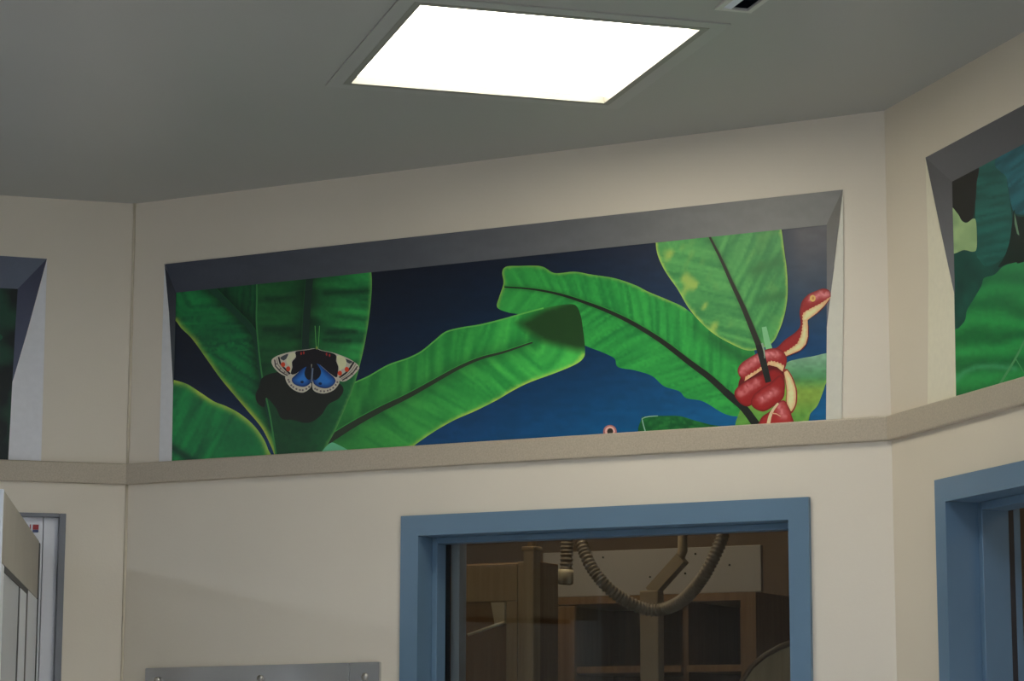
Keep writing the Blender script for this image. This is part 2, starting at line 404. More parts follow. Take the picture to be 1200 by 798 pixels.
def ribbon(pts, w0, w1):
    p = catmull(pts, False, 4.0); t = np.gradient(p, axis=0); t /= np.linalg.norm(t, axis=1)[:, None] + 1e-9
    n = np.stack([-t[:, 1], t[:, 0]], 1); w = np.linspace(w0, w1, len(p))[:, None] / 2
    return np.vstack([p + n * w, (p - n * w)[::-1]])
def blob(x, y, rx, ry=None, n=12, a=0.0):
    ry = ry or rx; c, s = math.cos(a), math.sin(a); o = []
    for k in range(n):
        t = 2 * math.pi * k / n; u, v = rx * math.cos(t), ry * math.sin(t); o.append((x + u * c - v * s, y + u * s + v * c))
    return np.array(o)
def lin_a(c):
    c = np.clip(np.asarray(c, float) / 255, 0, 1)
    return np.where(c <= 0.04045, c / 12.92, ((c + 0.055) / 1.055) ** 2.4)
mixc = lambda a, b, t: np.asarray(a, float) + (np.asarray(b, float) - np.asarray(a, float)) * np.clip(t, 0, 1)[:, None]
class Mural:
    def __init__(s, frame, name, label, px, light):
        s.f, s.layer, s.light = frame, 0.0004, light
        p = frame.px([px[0]], [px[1]], 0.0)[0]
        s.root = tag(empty(name, tuple(p)), label, 'mural')
    def paint(s, name, pieces, parent=None, label=None, sp=2.6):
        V, Fc, COL = [], [], []
        for k, pc in enumerate(pieces):
            poly, col = pc[0], pc[1]; o = pc[2] if len(pc) > 2 else {}
            pl = catmull(poly, True, min(sp, 2.0)) if o.get('smooth', True) else densify(poly, o.get('step', sp))
            lo, hi = pl.min(0), pl.max(0); g = o.get('sp', sp)
            gx, gy = np.meshgrid(np.arange(lo[0], hi[0] + g, g), np.arange(lo[1], hi[1] + g, g))
            gx = gx.ravel() + RNG.uniform(-.3, .3, gx.size) * g; gy = gy.ravel() + RNG.uniform(-.3, .3, gy.size) * g
            if callable(col):
                kk = inside(gx, gy, pl); gx, gy = gx[kk], gy[kk]
                if len(gx):
                    db = dist_line(gx, gy, pl, True)[0]; kk = db > 0.55 * g; gx, gy = gx[kk], gy[kk]
            else: gx = gx[:0]; gy = gy[:0]
            nb = len(pl)
            pts = [Vector((float(a), float(b))) for a, b in pl] + [Vector((float(a), float(b))) for a, b in zip(gx, gy)]
            res = delaunay_2d_cdt(pts, [(i, (i + 1) % nb) for i in range(nb)], [list(range(nb))], 1, 1e-5)
            P = np.array([(v.x, v.y) for v in res[0]]); base = len(V)
            c = P.mean(0); d = s.layer + 0.000012 * k
            W = s.f.px(P[:, 0], P[:, 1], d)
            V += [tuple(w) for w in W]; Fc += [tuple(base + i for i in f) for f in res[2]]
            if callable(col):
                db = dist_line(P[:, 0], P[:, 1], pl, True)[0]; cc = col(P[:, 0], P[:, 1], db)
            else: cc = np.tile(np.array(col, float), (len(P), 1))
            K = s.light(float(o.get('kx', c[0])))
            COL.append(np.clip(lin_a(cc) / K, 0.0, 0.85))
        s.layer += 0.000012 * len(pieces) + 0.00002
        me = bpy.data.meshes.new(name); me.from_pydata(V, [], Fc)
        at = me.color_attributes.new('paint', 'FLOAT_COLOR', 'POINT')
        al = np.concatenate(COL); at.data.foreach_set('color', np.hstack([al, np.ones((len(al), 1))]).astype(np.float32).ravel())
        me.materials.append(MT['paint']); me.update()
        nv = np.array([tuple(p.normal) for p in me.polygons])
        if len(nv) and nv[:, :2].mean(0) @ s.f.n < 0: me.flip_normals()
        ob = bpy.data.objects.new(name, me); C.objects.link(ob)
        ob.parent = parent or s.root
        if parent is None: ob.matrix_parent_inverse = Matrix.Translation(s.root.location).inverted()
        if label: ob['label'] = label
        return ob
    def leaf(s, poly, light, dark, rim=None, rimc=(130, 150, 60), rimw=4.0, rib=None, ribw=(6, 3), ribc=(22, 26, 22), vf=5.0, lean=0.5, shade=None, label=None, smooth=True, glint=0.5, name='painted_leaf', ribdark=0.5):
        rb = catmull(rib, False, 5.0) if rib is not None else np.array([poly[0], poly[len(poly) // 2]], float)
        rl = catmull(rim, False, 3.0) if rim is not None else None
        L, D = np.array(light, float), np.array(dark, float)
        def col(x, y, db):
            v, S_, side = dist_line(x, y, rb)
            w = S_ - lean * v
            n = 0.55 * vnoise(w / vf, v / 60 + side * 7 + 20) + 0.3 * vnoise(w / (vf * 0.45) + 50, v / 35 + 9) + 0.15 * vnoise(x / 3, y / 3)
            c = mixc(D, L, (n - 0.25) / 0.5)
            if rib is not None: c = c * (1 - ribdark * np.exp(-(v / (ribw[0] * 0.9 + 2)) ** 2))[:, None]
            if shade is not None: c = shade(x, y, c, v, S_, side)
            if rl is not None:
                d = dist_line(x, y, rl)[0]; k = np.exp(-(d / rimw) ** 2) * (0.55 + 0.6 * vnoise(S_ / 11 + 3, v / 40))
                c = mixc(c, rimc, k)
            return c
        o = s.paint(name, [(poly, col, {'smooth': smooth})], label=label)
        if rib is not None:
            r = ribbon(rib, *ribw); pcs = [(r, ribc, {'smooth': False})]
            if glint:
                rr = catmull(rib, False, 5.0); t = np.gradient(rr, axis=0); t /= np.linalg.norm(t, axis=1)[:, None]; nn = np.stack([t[:, 1], -t[:, 0]], 1)
                if nn[:, 1].mean() > 0: nn = -nn
                ww = np.linspace(ribw[0], ribw[1], len(rr))[:, None]
                pcs.append((ribbon(rr + nn * ww * 0.5, 1.1, 0.8), tuple(np.array(light) * (0.5 + glint * 0.6)), {'smooth': False}))
            s.paint('midrib', pcs, parent=o)
        return o

# ---- mural on the chamfer wall
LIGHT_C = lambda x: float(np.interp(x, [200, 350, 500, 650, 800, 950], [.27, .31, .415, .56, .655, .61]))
mc = Mural(FC, 'wall_mural', 'flat painted mural of banana leaves, butterfly and red snake on dark blue sky', (590, 510), LIGHT_C)
TL, TR, BL, BR = (206, 343), (969, 263.5), (201, 546), (968, 497)
led = lambda x, e=6: 540 - (x - 201.5) * 0.0639 + e              # lower rim, just behind the ledge
head = lambda x: 343 - (x - 206) * 0.1042                        # lower edge of the painted grey soffit
def sky(x, y, db):
    f = (y - head(x)) / (led(x, 0) - head(x))
    k = np.clip((x - 300) / 600, 0, 1)
    top = mixc((10, 15, 24), (22, 32, 52), k); mid = mixc((6, 18, 34), (4, 44, 78), k); bot = mixc((8, 42, 80), (2, 78, 122), k)
    c = np.where((f < 0.5)[:, None], mixc(top, mid, f * 2), mixc(mid, bot, f * 2 - 1))
    gr = np.clip((x - 895) / 45, 0, 1) * np.clip(1.05 - f * 1.7, 0, 1)  # glossy sheen at the upper right put into the sky colour as grey
    c = mixc(c, (72, 72, 76), gr)
    return c * (0.93 + 0.14 * vnoise(x / 14, y / 4))[:, None]
mc.paint('painted_sky', [([(200, 330), (978, 250), (976, 502), (196, 550)], sky, {'smooth': False, 'kx': 640})], sp=4.5)

# leaves, back to front
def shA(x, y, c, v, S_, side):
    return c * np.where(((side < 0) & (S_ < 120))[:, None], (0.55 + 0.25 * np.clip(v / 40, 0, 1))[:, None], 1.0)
eA = [(206, 376), (212.6, 384.7), (225.6, 397.7), (242, 420.5), (258, 443), (274.5, 463), (290.7, 482), (307, 502), (318.5, 525), (324, 540)]
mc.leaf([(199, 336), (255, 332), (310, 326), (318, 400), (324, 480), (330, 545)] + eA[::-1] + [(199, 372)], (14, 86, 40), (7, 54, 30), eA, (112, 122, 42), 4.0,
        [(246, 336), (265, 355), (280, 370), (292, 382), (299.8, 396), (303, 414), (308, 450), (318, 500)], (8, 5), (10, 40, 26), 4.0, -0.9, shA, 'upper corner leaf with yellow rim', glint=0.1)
eB = [(203, 445), (219, 450), (235, 460), (251, 470.5), (265, 476), (280, 484), (295, 496), (307, 511), (314, 526), (318, 546)]
def shB(x, y, c, v, S_, side):
    k = np.exp(-(dist_line(x, y, [(198, 522), (212, 531), (232, 545)])[0] / 5) ** 2); return mixc(c, (8, 42, 26), k)
mc.leaf([(196, 442)] + eB + [(260, 552), (194, 556)], (16, 92, 44), (9, 62, 34), eB, (116, 130, 48), 4.6, None, shade=shB, vf=6, lean=0, label='low corner leaf with wide yellow rim')
# leaf reaching right with a shaded tip
upD = [(392, 470), (414, 449), (432, 441), (455, 428), (478, 420), (494, 412), (510, 399), (523, 389), (543, 384), (562, 381), (588.5, 374.5), (614.5, 367), (637, 361), (660, 357), (674, 357.5), (680, 368), (683, 384), (685.5, 408), (684, 419)]
loD = [(684, 419), (675, 426.6), (653.6, 436), (621, 448), (601.5, 457.5), (582, 469), (556, 482), (533, 492), (510, 505), (487.5, 520.4), (470, 534)]
tipD = np.array([(606, 378), (621, 371), (640, 360), (668, 352), (690, 352), (692, 412), (676, 411), (660, 407), (637, 401), (618, 389)], float)
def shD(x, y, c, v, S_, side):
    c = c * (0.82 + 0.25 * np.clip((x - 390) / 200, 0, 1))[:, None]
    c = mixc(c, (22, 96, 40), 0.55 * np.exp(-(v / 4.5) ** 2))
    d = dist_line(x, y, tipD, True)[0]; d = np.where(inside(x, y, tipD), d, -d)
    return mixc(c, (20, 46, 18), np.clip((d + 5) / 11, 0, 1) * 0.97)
# long leaf behind it
upE = [(582.6, 360), (585, 348), (590, 332), (588.5, 319), (593, 312.6), (608, 311.6), (634, 312), (650, 320), (673, 318.4), (692.7, 321.7), (720, 326), (744, 334), (760, 342), (784, 352), (804, 362), (832, 386), (856, 402), (884, 412)]
loE = [(884, 478), (876, 486.6), (864, 488), (848, 484.5), (824, 470.5), (804, 466.5), (796, 458.5), (778, 452.5), (764, 440.5), (744, 434), (724, 430), (720, 420), (704, 412), (686, 405), (650, 386), (614.5, 370), (595, 366)]
ribE = [(591, 336), (624, 338.6), (657, 345), (689.5, 355.6), (716, 366), (744, 380), (776, 400), (808, 424.5), (832, 442.5), (856, 464.5), (872, 478.5), (888, 502)]
def shE(x, y, c, v, S_, side):
    c = mixc(c, (66, 158, 72), 0.35 * np.clip(1 - (x - 585) / 130, 0, 1))
    return mixc(c, (14, 70, 34), np.clip((x - 790) / 60, 0, 1) * np.clip(1 - np.abs(y - (352 + (x - 784) * 0.62) - 14) / 16, 0, 1) * 0.7)
mc.leaf(upE + loE, (46, 148, 62), (22, 110, 48), upE[:15], (122, 160, 68), 2.0, ribE, (2, 9.5), (24, 30, 22), 4.5, -0.7, shE, 'long leaf hanging from the stem of the snake', ribdark=0.25)
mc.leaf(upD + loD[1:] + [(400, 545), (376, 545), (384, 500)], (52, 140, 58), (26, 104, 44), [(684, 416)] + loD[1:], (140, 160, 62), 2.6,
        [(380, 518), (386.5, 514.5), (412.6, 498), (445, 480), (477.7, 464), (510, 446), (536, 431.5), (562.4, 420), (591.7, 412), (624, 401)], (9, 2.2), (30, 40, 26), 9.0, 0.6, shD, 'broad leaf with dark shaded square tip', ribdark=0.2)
eDt = upD[1:13]
mc.paint('painted_leaf_rim', [(ribbon(eDt, 1.6, 1.8), (72, 138, 60), {'smooth': False})])
# upright leaf under the butterfly
lC = [(303, 300), (301, 328), (301, 352), (300.5, 375), (303, 407.5), (307, 440), (312, 466), (316.8, 489), (322.7, 528), (325, 548)]
rC = [(430, 292), (434.7, 316), (435.7, 336), (433.4, 365), (429, 394.5), (422.7, 424), (414.5, 453), (404.8, 477.5), (393.4, 503.6), (382, 525), (374, 548)]
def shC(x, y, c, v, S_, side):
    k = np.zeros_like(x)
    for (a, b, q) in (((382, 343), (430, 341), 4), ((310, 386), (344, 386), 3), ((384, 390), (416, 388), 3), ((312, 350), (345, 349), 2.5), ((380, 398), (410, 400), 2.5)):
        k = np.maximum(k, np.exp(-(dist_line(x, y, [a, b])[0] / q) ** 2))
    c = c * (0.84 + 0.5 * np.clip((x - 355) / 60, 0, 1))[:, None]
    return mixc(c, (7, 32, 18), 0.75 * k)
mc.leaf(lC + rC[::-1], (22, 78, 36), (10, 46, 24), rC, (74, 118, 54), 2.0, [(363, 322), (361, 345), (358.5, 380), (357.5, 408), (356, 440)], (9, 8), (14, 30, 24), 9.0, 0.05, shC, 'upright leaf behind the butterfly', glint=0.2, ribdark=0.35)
mc.paint('painted_leaf_rim', [(ribbon(lC, 1.6, 2.0), (34, 84, 40), {'smooth': False})])
# pale curl of a leaf at the ledge
mc.paint('painted_leaf_curl', [([(376, 534), (386.5, 519.4), (396, 521), (412, 531), (400, 536)], (70, 130, 98))])
# butterfly shadow as the painter drew it, then the butterfly
mc.paint('painted_shadow', [([(307, 443), (320, 437), (345, 435), (380, 440), (401.5, 453), (398, 466), (385, 474), (377, 485.7), (366, 494), (356, 495.4), (343, 492), (330, 490.5), (323, 477.5), (312, 466), (310, 477), (302, 472.6), (299.5, 463), (304, 452)], (16, 18, 13))])
Z = lambda pts: [(300 + a / 7.257, 390 + b / 7.257) for a, b in pts]
zb = lambda x, y, r, r2=None: blob(300 + x / 7.257, 390 + y / 7.257, r / 7.257, (r2 or r) / 7.257, 9)
zl = lambda pts, w: ribbon(Z(pts), w / 7.257, w / 7.257)
PALE, CREAM, BLK, RED, BLU = (132, 128, 116), (158, 152, 118), (13, 10, 13), (168, 46, 24), (14, 52, 104)
NS = {'smooth': False}
def dots(pts, n, r, c):
    p = catmull(Z(pts), False, 1.0); i = np.linspace(0, len(p) - 1, n).astype(int)
    return [(blob(*p[k], r / 7.257, None, 7), c) for k in i]
bf = mc.paint('painted_butterfly', [(Z([(505, 140), (530, 142), (560, 200), (540, 300), (480, 440), (440, 300), (470, 200)]), BLK)], label='butterfly with blue hind wings and red spotted cream wing tips')
def hind(out, blu, blk, spot, rim):
    def bl(x, y, db): return mixc(mixc((10, 26, 60), BLU, db / 2.2), (34, 96, 156), np.clip((db - 2.5) / 4, 0, 1) * 0.6)
    mc.paint('hind_wing', [(Z(out), PALE)] + dots(rim, 9, 9, (74, 68, 66)) + [(Z(blu), bl, {'sp': 1.2}), (Z(blk), (9, 10, 18)), (zb(*spot, 15, 12), (9, 22, 50))], parent=bf)
hind([(465, 240), (345, 345), (300, 385), (250, 370), (260, 420), (300, 470), (350, 500), (400, 508), (450, 480), (472, 430)],
     [(455, 250), (350, 345), (305, 390), (312, 424), (345, 448), (400, 460), (445, 444), (468, 400)], [(466, 240), (424, 300), (412, 350), (430, 388), (466, 392)], (392, 418), [(275, 400), (300, 446), (350, 480), (405, 487), (452, 460)])
hind([(480, 250), (478, 430), (490, 490), (550, 515), (610, 510), (670, 480), (710, 420), (690, 390), (600, 320), (540, 250)],
     [(495, 258), (484, 400), (503, 444), (560, 470), (620, 468), (666, 434), (672, 390), (600, 320), (545, 260)], [(494, 250), (545, 304), (552, 350), (527, 388), (490, 396)], (546, 432), [(503, 475), (550, 496), (610, 492), (662, 463), (692, 420)])
def fore(out, blk, cream, grey, bands, reds, small):
    P_ = [(Z(out), PALE)] + [(zl(b, w), c, NS) for b, w, c in bands] + [(Z(grey), (44, 48, 50)), (Z(blk), BLK), (Z(cream), CREAM)]
    P_ += [(zb(*q, 19, 22), RED) for q in reds] + [(zb(*q, 7, 13), (112, 26, 22)) for q in small]
    mc.paint('fore_wing', P_, parent=bf)
DK = (44, 36, 36)
fore([(512, 140), (430, 142), (330, 155), (240, 175), (170, 200), (132, 235), (145, 285), (190, 335), (240, 365), (300, 385), (345, 345), (400, 300), (478, 245)],
     [(520, 142), (430, 147), (338, 160), (340, 205), (306, 248), (310, 290), (296, 348), (335, 350), (400, 302), (500, 245)],
     [(282, 180), (326, 170), (332, 205), (302, 236), (304, 268), (296, 340), (284, 330), (288, 285), (262, 262), (256, 236)], [(205, 212), (272, 178), (256, 222), (236, 236)],
     [([(192, 205), (206, 260), (240, 300), (290, 350)], 15, BLK), ([(158, 228), (166, 282), (205, 325), (268, 364)], 11, DK), ([(176, 218), (186, 270), (222, 314), (280, 356)], 8, (96, 88, 80)), ([(214, 300), (196, 316)], 7, DK), ([(182, 262), (160, 270)], 7, DK), ([(246, 330), (232, 348)], 7, DK)],
     [(230, 270), (274, 306)], [(384, 176), (406, 170)])
fore([(515, 140), (560, 150), (640, 165), (720, 190), (800, 225), (870, 275), (880, 300), (840, 350), (790, 395), (740, 415), (690, 395), (620, 340), (540, 270), (500, 240)],
     [(500, 142), (560, 153), (640, 170), (682, 192), (682, 240), (700, 290), (694, 350), (684, 380), (620, 338), (540, 270), (480, 245)],
     [(690, 195), (735, 200), (768, 238), (757, 300), (724, 312), (716, 372), (704, 362), (708, 300), (694, 260)], [(748, 218), (822, 245), (796, 262), (770, 246)],
     [([(832, 248), (800, 300), (760, 345), (708, 380)], 15, BLK), ([(862, 284), (828, 335), (780, 375), (733, 404)], 11, DK), ([(848, 266), (814, 320), (772, 360), (722, 394)], 8, (96, 88, 80)), ([(806, 340), (824, 356)], 7, DK), ([(842, 304), (862, 314)], 7, DK), ([(764, 376), (776, 392)], 7, DK)],
     [(772, 311), (713, 343)], [(600, 182), (626, 192)])
mc.paint('body', [(Z([(505, 133), (530, 140), (524, 180), (500, 260), (486, 400), (472, 434), (462, 400), (472, 300), (488, 200)]), (12, 10, 13)), (zl([(482, 300), (478, 350), (473, 420)], 14), (66, 76, 92), NS)], parent=bf)
for a in ([(513, 135), (508, 60), (502, -60)], [(527, 132), (534, 60), (540, -60)]):
    mc.paint('antenna', [(zl(a, 5), (64, 122, 58), NS)], parent=bf)
mc.paint('head', [(zb(516, 128, 9, 14), (92, 104, 46))], parent=bf)

# right-hand plant: low leaf, stem, hanging leaf, snake
def shG(x, y, c, v, S_, side):
    f = (y - 416) / 80
    c = mixc((118, 156, 128), (58, 118, 70), f * 2.6); c = mixc(c, (116, 146, 58), np.clip(f * 5 - 1.6, 0, 1)); c = mixc(c, (60, 124, 52), np.clip(f * 4 - 2.6, 0, 1) * 0.6)
    return c * (0.9 + 0.2 * vnoise(x / 5, y / 3))[:, None]
eG = [(976, 436), (968, 449), (964.5, 459), (958, 475), (950, 484), (938, 500)]
mc.leaf([(866, 484), (880, 466), (905, 440), (922, 425), (934, 421), (951, 417.8), (976, 414.5)] + eG + [(868, 506)], (100, 140, 80), (80, 120, 60), eG, (120, 158, 70), 1.5, None, shade=shG, label='pale green low leaf behind the snake')
mc.paint('painted_stem', [(ribbon([(850, 459), (856, 464.5), (872, 478.5), (892, 506)], 8.4, 9.6), (22, 26, 22), NS)])
def shF(x, y, c, v, S_, side):
    left = side > 0
    c = mixc(c, (150, 172, 80), np.where(left, 0.85, 0.15) * np.clip((vnoise((x * .8 + y * .5) / 7, (y * .8 - x * .5) / 14) - 0.5) * 2.4, 0, 1) * np.clip((v - 14) / 25, 0, 1))
    k = np.exp(-(dist_line(x, y, [(884, 318), (912, 306)])[0] / 7) ** 2) + np.exp(-(dist_line(x, y, [(890, 352), (918, 346)])[0] / 6) ** 2)
    return mixc(c, (46, 104, 56), 0.75 * k)
eF = [(769, 262), (768.6, 285), (771.3, 300.6), (780, 318.7), (794, 339), (807.4, 361.6), (823, 379.6), (839, 393), (857, 403), (873, 410), (886, 410), (904.5, 402), (913.5, 386.4), (920, 366), (923, 343.5), (922, 316.4), (919, 294), (915.5, 268), (908, 240)]
mc.leaf(eF, (82, 154, 82), (50, 118, 64), eF, (160, 186, 84), 2.0, [(829, 272), (845.8, 305), (857, 330), (870.6, 359), (882, 386.4), (891, 409)], (2.6, 7.5), (34, 36, 28), 6.0, -0.8, shF, 'wide leaf hanging beside the snake head', glint=0.25, ribdark=0.15)
mc.paint('painted_stem', [(ribbon([(895.4, 383), (898, 396), (901.5, 410)], 5.5, 8), (112, 168, 120), NS)])
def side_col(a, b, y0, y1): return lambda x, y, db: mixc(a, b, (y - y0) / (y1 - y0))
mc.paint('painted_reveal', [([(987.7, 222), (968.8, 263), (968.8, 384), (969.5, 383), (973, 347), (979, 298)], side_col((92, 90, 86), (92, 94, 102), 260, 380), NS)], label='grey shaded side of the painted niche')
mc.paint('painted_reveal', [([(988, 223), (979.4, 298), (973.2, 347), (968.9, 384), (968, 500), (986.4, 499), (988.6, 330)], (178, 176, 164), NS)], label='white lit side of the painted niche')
def body(hl, c0=(132, 28, 28), c1=(192, 118, 120), edge=(92, 14, 18), wid=5.0):
    def f(x, y, db):
        d = dist_line(x, y, hl)[0]
        c = mixc(c0, c1, np.exp(-(d / wid) ** 2) * (0.3 + 0.95 * vnoise(x / 1.1 + y * .6, y / 2.2)))
        return mixc(c, edge, np.clip(1 - db / 2.4, 0, 1) * 0.8)
    return f
def belly(x, y, db): return mixc((224, 188, 140), (206, 150, 108), 1 - db / 3.0) * (0.95 + 0.1 * vnoise(x / 2, y / 2))[:, None]
def saw(pts, amp, step=1.8):
    p = catmull(pts, False, step); t = np.gradient(p, axis=0); t /= np.linalg.norm(t, axis=1)[:, None] + 1e-9
    n = np.stack([-t[:, 1], t[:, 0]], 1); return [tuple(q) for q in p + n * (np.where(np.arange(len(p)) % 2, amp, -amp) * RNG.uniform(.4, 1.2, len(p)))[:, None]]
headline = [(973.5, 347.5), (964, 354), (947.5, 362.7), (940.7, 368.2), (940.7, 378), (939.3, 389), (937, 397), (932.4, 404), (920, 412.3), (914, 415)]
sn = mc.paint('painted_snake', [([(908, 410), (912, 406), (920, 398), (928, 392.5), (935, 386.5), (938, 380), (937, 367), (938, 358.6), (940.7, 351.7), (947.5, 344.8), (957, 340.5), (964, 338), (970.3, 339.3), (973.3, 343.4), (973, 349.6), (966.8, 358.6), (958.6, 366.8), (947.2, 375), (947.5, 382), (947.5, 394.4), (944.8, 404), (938, 411), (928, 415.5), (921.7, 418), (914, 420)], body([(950, 350), (962, 345), (972, 345)], wid=4)),
                                (saw(headline, 0.5) + [(921.7, 417), (928, 414.6), (937.6, 410.4), (944.2, 403.6), (946.8, 394.2), (946.8, 382), (946.4, 375), (958, 366.2), (966.2, 358), (972.4, 349.6)], belly, NS),
                                (blob(952.4, 349.6, 3.4, 4.0), (206, 156, 84)), (blob(952.8, 349.4, 1.3, 2.0), (170, 110, 60))], label='coiled red snake with cream belly')
k1 = [(871, 446), (865.8, 439.5), (864.5, 433), (868.4, 426), (876.3, 420.4), (885.5, 415), (896, 410), (906.6, 408), (915.8, 410.5), (921, 417), (921.7, 426), (917, 435.5)]
in1 = [(917, 435.5), (910.5, 430), (901, 427.6), (892, 434), (881.6, 441), (872.4, 446.7)]
mid1 = [(919.5, 429), (913, 425), (904, 423), (896, 427.5), (886, 434), (874, 441)]
strip = [(918, 434), (922.4, 432.5), (927.6, 439.5), (931.6, 448.7), (934.2, 459), (933.5, 473.7), (927.6, 484.5), (923, 480), (921, 469.7), (921.7, 458), (919.7, 444.7)]
mc.paint('coil', [([(868, 442), (880, 432), (900, 422), (916, 428), (920, 440), (910, 452), (880, 460), (866, 456)], (84, 14, 16))], parent=sn)
mc.paint('coil', [(strip, (126, 40, 32)), ([(919, 436), (922.2, 434), (926.4, 440), (930.2, 449), (932.6, 459), (932, 473), (927.2, 482), (923.6, 478), (921.8, 469.7), (922.3, 458), (920.5, 444.7)], belly)], parent=sn)
mc.paint('coil', [(k1 + in1[1:], body([(870, 434), (882, 424), (898, 416), (910, 415)])), (saw(mid1, 0.8) + in1[::-1], belly, NS)], parent=sn)
mc.paint('coil', [([(860.5, 462), (863, 455), (873.7, 447), (884, 442), (894.7, 438), (905, 433), (914.5, 435), (919, 443.4), (919.7, 456.6), (916, 466), (900, 466), (888, 470), (878, 476), (871, 475), (864.5, 469.7)], body([(868, 460), (880, 452), (886, 448)], (130, 22, 22)))], parent=sn)
mc.paint('coil', [([(880, 470), (884, 462), (893.4, 454.5), (902.6, 449), (909, 443), (914, 440), (919, 446), (919.7, 456.6), (917.5, 467), (908, 475), (896, 482), (888, 480.6), (881.4, 476)], body([(892, 468), (900, 463), (908, 459)], (134, 24, 24)))], parent=sn)
mc.paint('tail', [([(887, 504), (889.5, 495), (893.4, 488), (902.6, 481.6), (909, 473.7), (918.4, 469), (923.7, 476), (927.4, 485.5), (927, 500)], body([(914, 476), (918, 486)], (146, 38, 36))), (ribbon([(900, 500), (902, 489), (906, 480), (912, 472.5)], 4.4, 2.4), (220, 176, 138), NS), (ribbon([(904, 484), (910, 485), (915, 488)], 1.6, 0.8), (208, 150, 120), NS)], parent=sn)
mc.paint('painted_stem', [(ribbon([(889.5, 404), (893, 418), (897, 434), (900.5, 448)], 8.6, 7.0), (24, 26, 24), NS), (ribbon([(893, 402), (895.5, 412), (896, 420)], 2.6, 0.8), (120, 140, 120), NS)])
mc.paint('painted_leaf', [([(751.5, 491), (761, 487.6), (777.5, 487.2), (797, 487.7), (815, 493), (830, 497), (850, 503), (757, 512)], lambda x, y, db: mixc((12, 74, 34), (30, 104, 46), (vnoise(x / 6, y / 2) - .3) * 2)), (ribbon([(757, 508), (754, 498), (752.4, 490.7), (761, 488), (771, 487.4)], 1.4, 1.0), (120, 158, 140), NS)], label='tip of a dark leaf at the ledge')
mc.paint('painted_eye', [(blob(714.8, 506, 8, 8), (150, 96, 92)), (blob(714.8, 505.5, 6, 6), (196, 150, 140)), (blob(715, 505.5, 3.6, 3.8), (40, 34, 28))], label='round eye peeping over the ledge')
# grey soffit, dark reveals and white reveals of the painted niche
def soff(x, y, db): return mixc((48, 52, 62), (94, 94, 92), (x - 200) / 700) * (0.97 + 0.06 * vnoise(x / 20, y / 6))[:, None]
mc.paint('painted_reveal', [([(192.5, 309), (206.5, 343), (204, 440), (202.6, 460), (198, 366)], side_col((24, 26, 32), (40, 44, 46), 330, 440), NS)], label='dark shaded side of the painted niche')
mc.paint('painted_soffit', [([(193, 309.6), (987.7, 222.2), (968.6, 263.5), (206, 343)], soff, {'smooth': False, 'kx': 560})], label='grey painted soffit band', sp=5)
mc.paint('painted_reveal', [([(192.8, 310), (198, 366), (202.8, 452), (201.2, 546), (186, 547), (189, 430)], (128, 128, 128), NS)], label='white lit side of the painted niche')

# ---- mural on the left wall
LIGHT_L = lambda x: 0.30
ml = Mural(FL, 'wall_mural', 'flat painted mural, almost black, above the open white glazed door', (5, 538), LIGHT_L)
ml.paint('painted_night', [([(-420, 318), (30, 330), (14, 460), (9, 548), (-420, 546)], lambda x, y, db: mixc((9, 14, 13), (14, 40, 28), (vnoise(x / 16, y / 22) - .45) * 3), NS)], sp=7)
ml.paint('painted_leaf', [([(-60, 380), (-20, 384), (3, 394), (-10, 402), (-50, 400)], (14, 48, 32)), ([(-120, 470), (-40, 440), (-4, 500), (-60, 530)], (12, 40, 26))])
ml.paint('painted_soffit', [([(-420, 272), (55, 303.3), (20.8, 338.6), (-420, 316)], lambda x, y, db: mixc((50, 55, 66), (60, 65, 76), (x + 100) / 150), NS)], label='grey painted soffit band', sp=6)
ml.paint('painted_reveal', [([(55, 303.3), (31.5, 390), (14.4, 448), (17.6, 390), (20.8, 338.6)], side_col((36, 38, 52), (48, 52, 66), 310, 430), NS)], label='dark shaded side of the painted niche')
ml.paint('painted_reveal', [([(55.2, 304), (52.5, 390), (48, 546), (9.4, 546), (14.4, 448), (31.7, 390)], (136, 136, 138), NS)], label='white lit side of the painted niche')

# ---- mural on the right wall
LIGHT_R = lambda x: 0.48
mr_ = Mural(FR, 'wall_mural', 'flat painted mural of teal and dark green foliage above the blue doorway', (1160, 455), LIGHT_R)
mr_.paint('painted_ground', [([(1113, 214), (1460, 30), (1460, 385), (1117, 470)], lambda x, y, db: mixc((10, 40, 36), (16, 64, 56), vnoise(x / 9, y / 14)), NS)], sp=5)
stripe = lambda a, b, ax, ay: (lambda x, y, db: mixc(a, b, (vnoise((x * ax + y * ay) / 3.2, (y * ax - x * ay) / 22) - .2) * 1.5))
mr_.paint('painted_foliage', [([(1145, 190), (1180, 176), (1180, 210), (1184, 240), (1186, 262), (1183, 285), (1177, 300), (1165, 310), (1155, 312), (1148, 305), (1143, 292), (1143, 240)], stripe((14, 62, 56), (22, 82, 74), .2, 1)),
                              ([(1176, 178), (1330, 96), (1340, 200), (1260, 262), (1200, 252), (1190, 250), (1185, 240), (1180, 210)], stripe((14, 62, 70), (24, 86, 94), .6, .8))], label='teal banded foliage')
mr_.paint('painted_trunk', [([(1112, 212), (1145, 194), (1144.5, 215), (1143, 237), (1140, 255), (1133, 260.5), (1127, 258), (1122, 250), (1112, 244)], (20, 20, 19)), ([(1112, 244), (1122, 250), (1127, 258.5), (1133, 261), (1141, 256), (1144, 262), (1144.6, 290), (1140, 295), (1130, 293), (1112, 294)], lambda x, y, db: mixc((128, 150, 104), (104, 128, 88), vnoise(x / 7, y / 9)))], label='black trunk with pale green band')
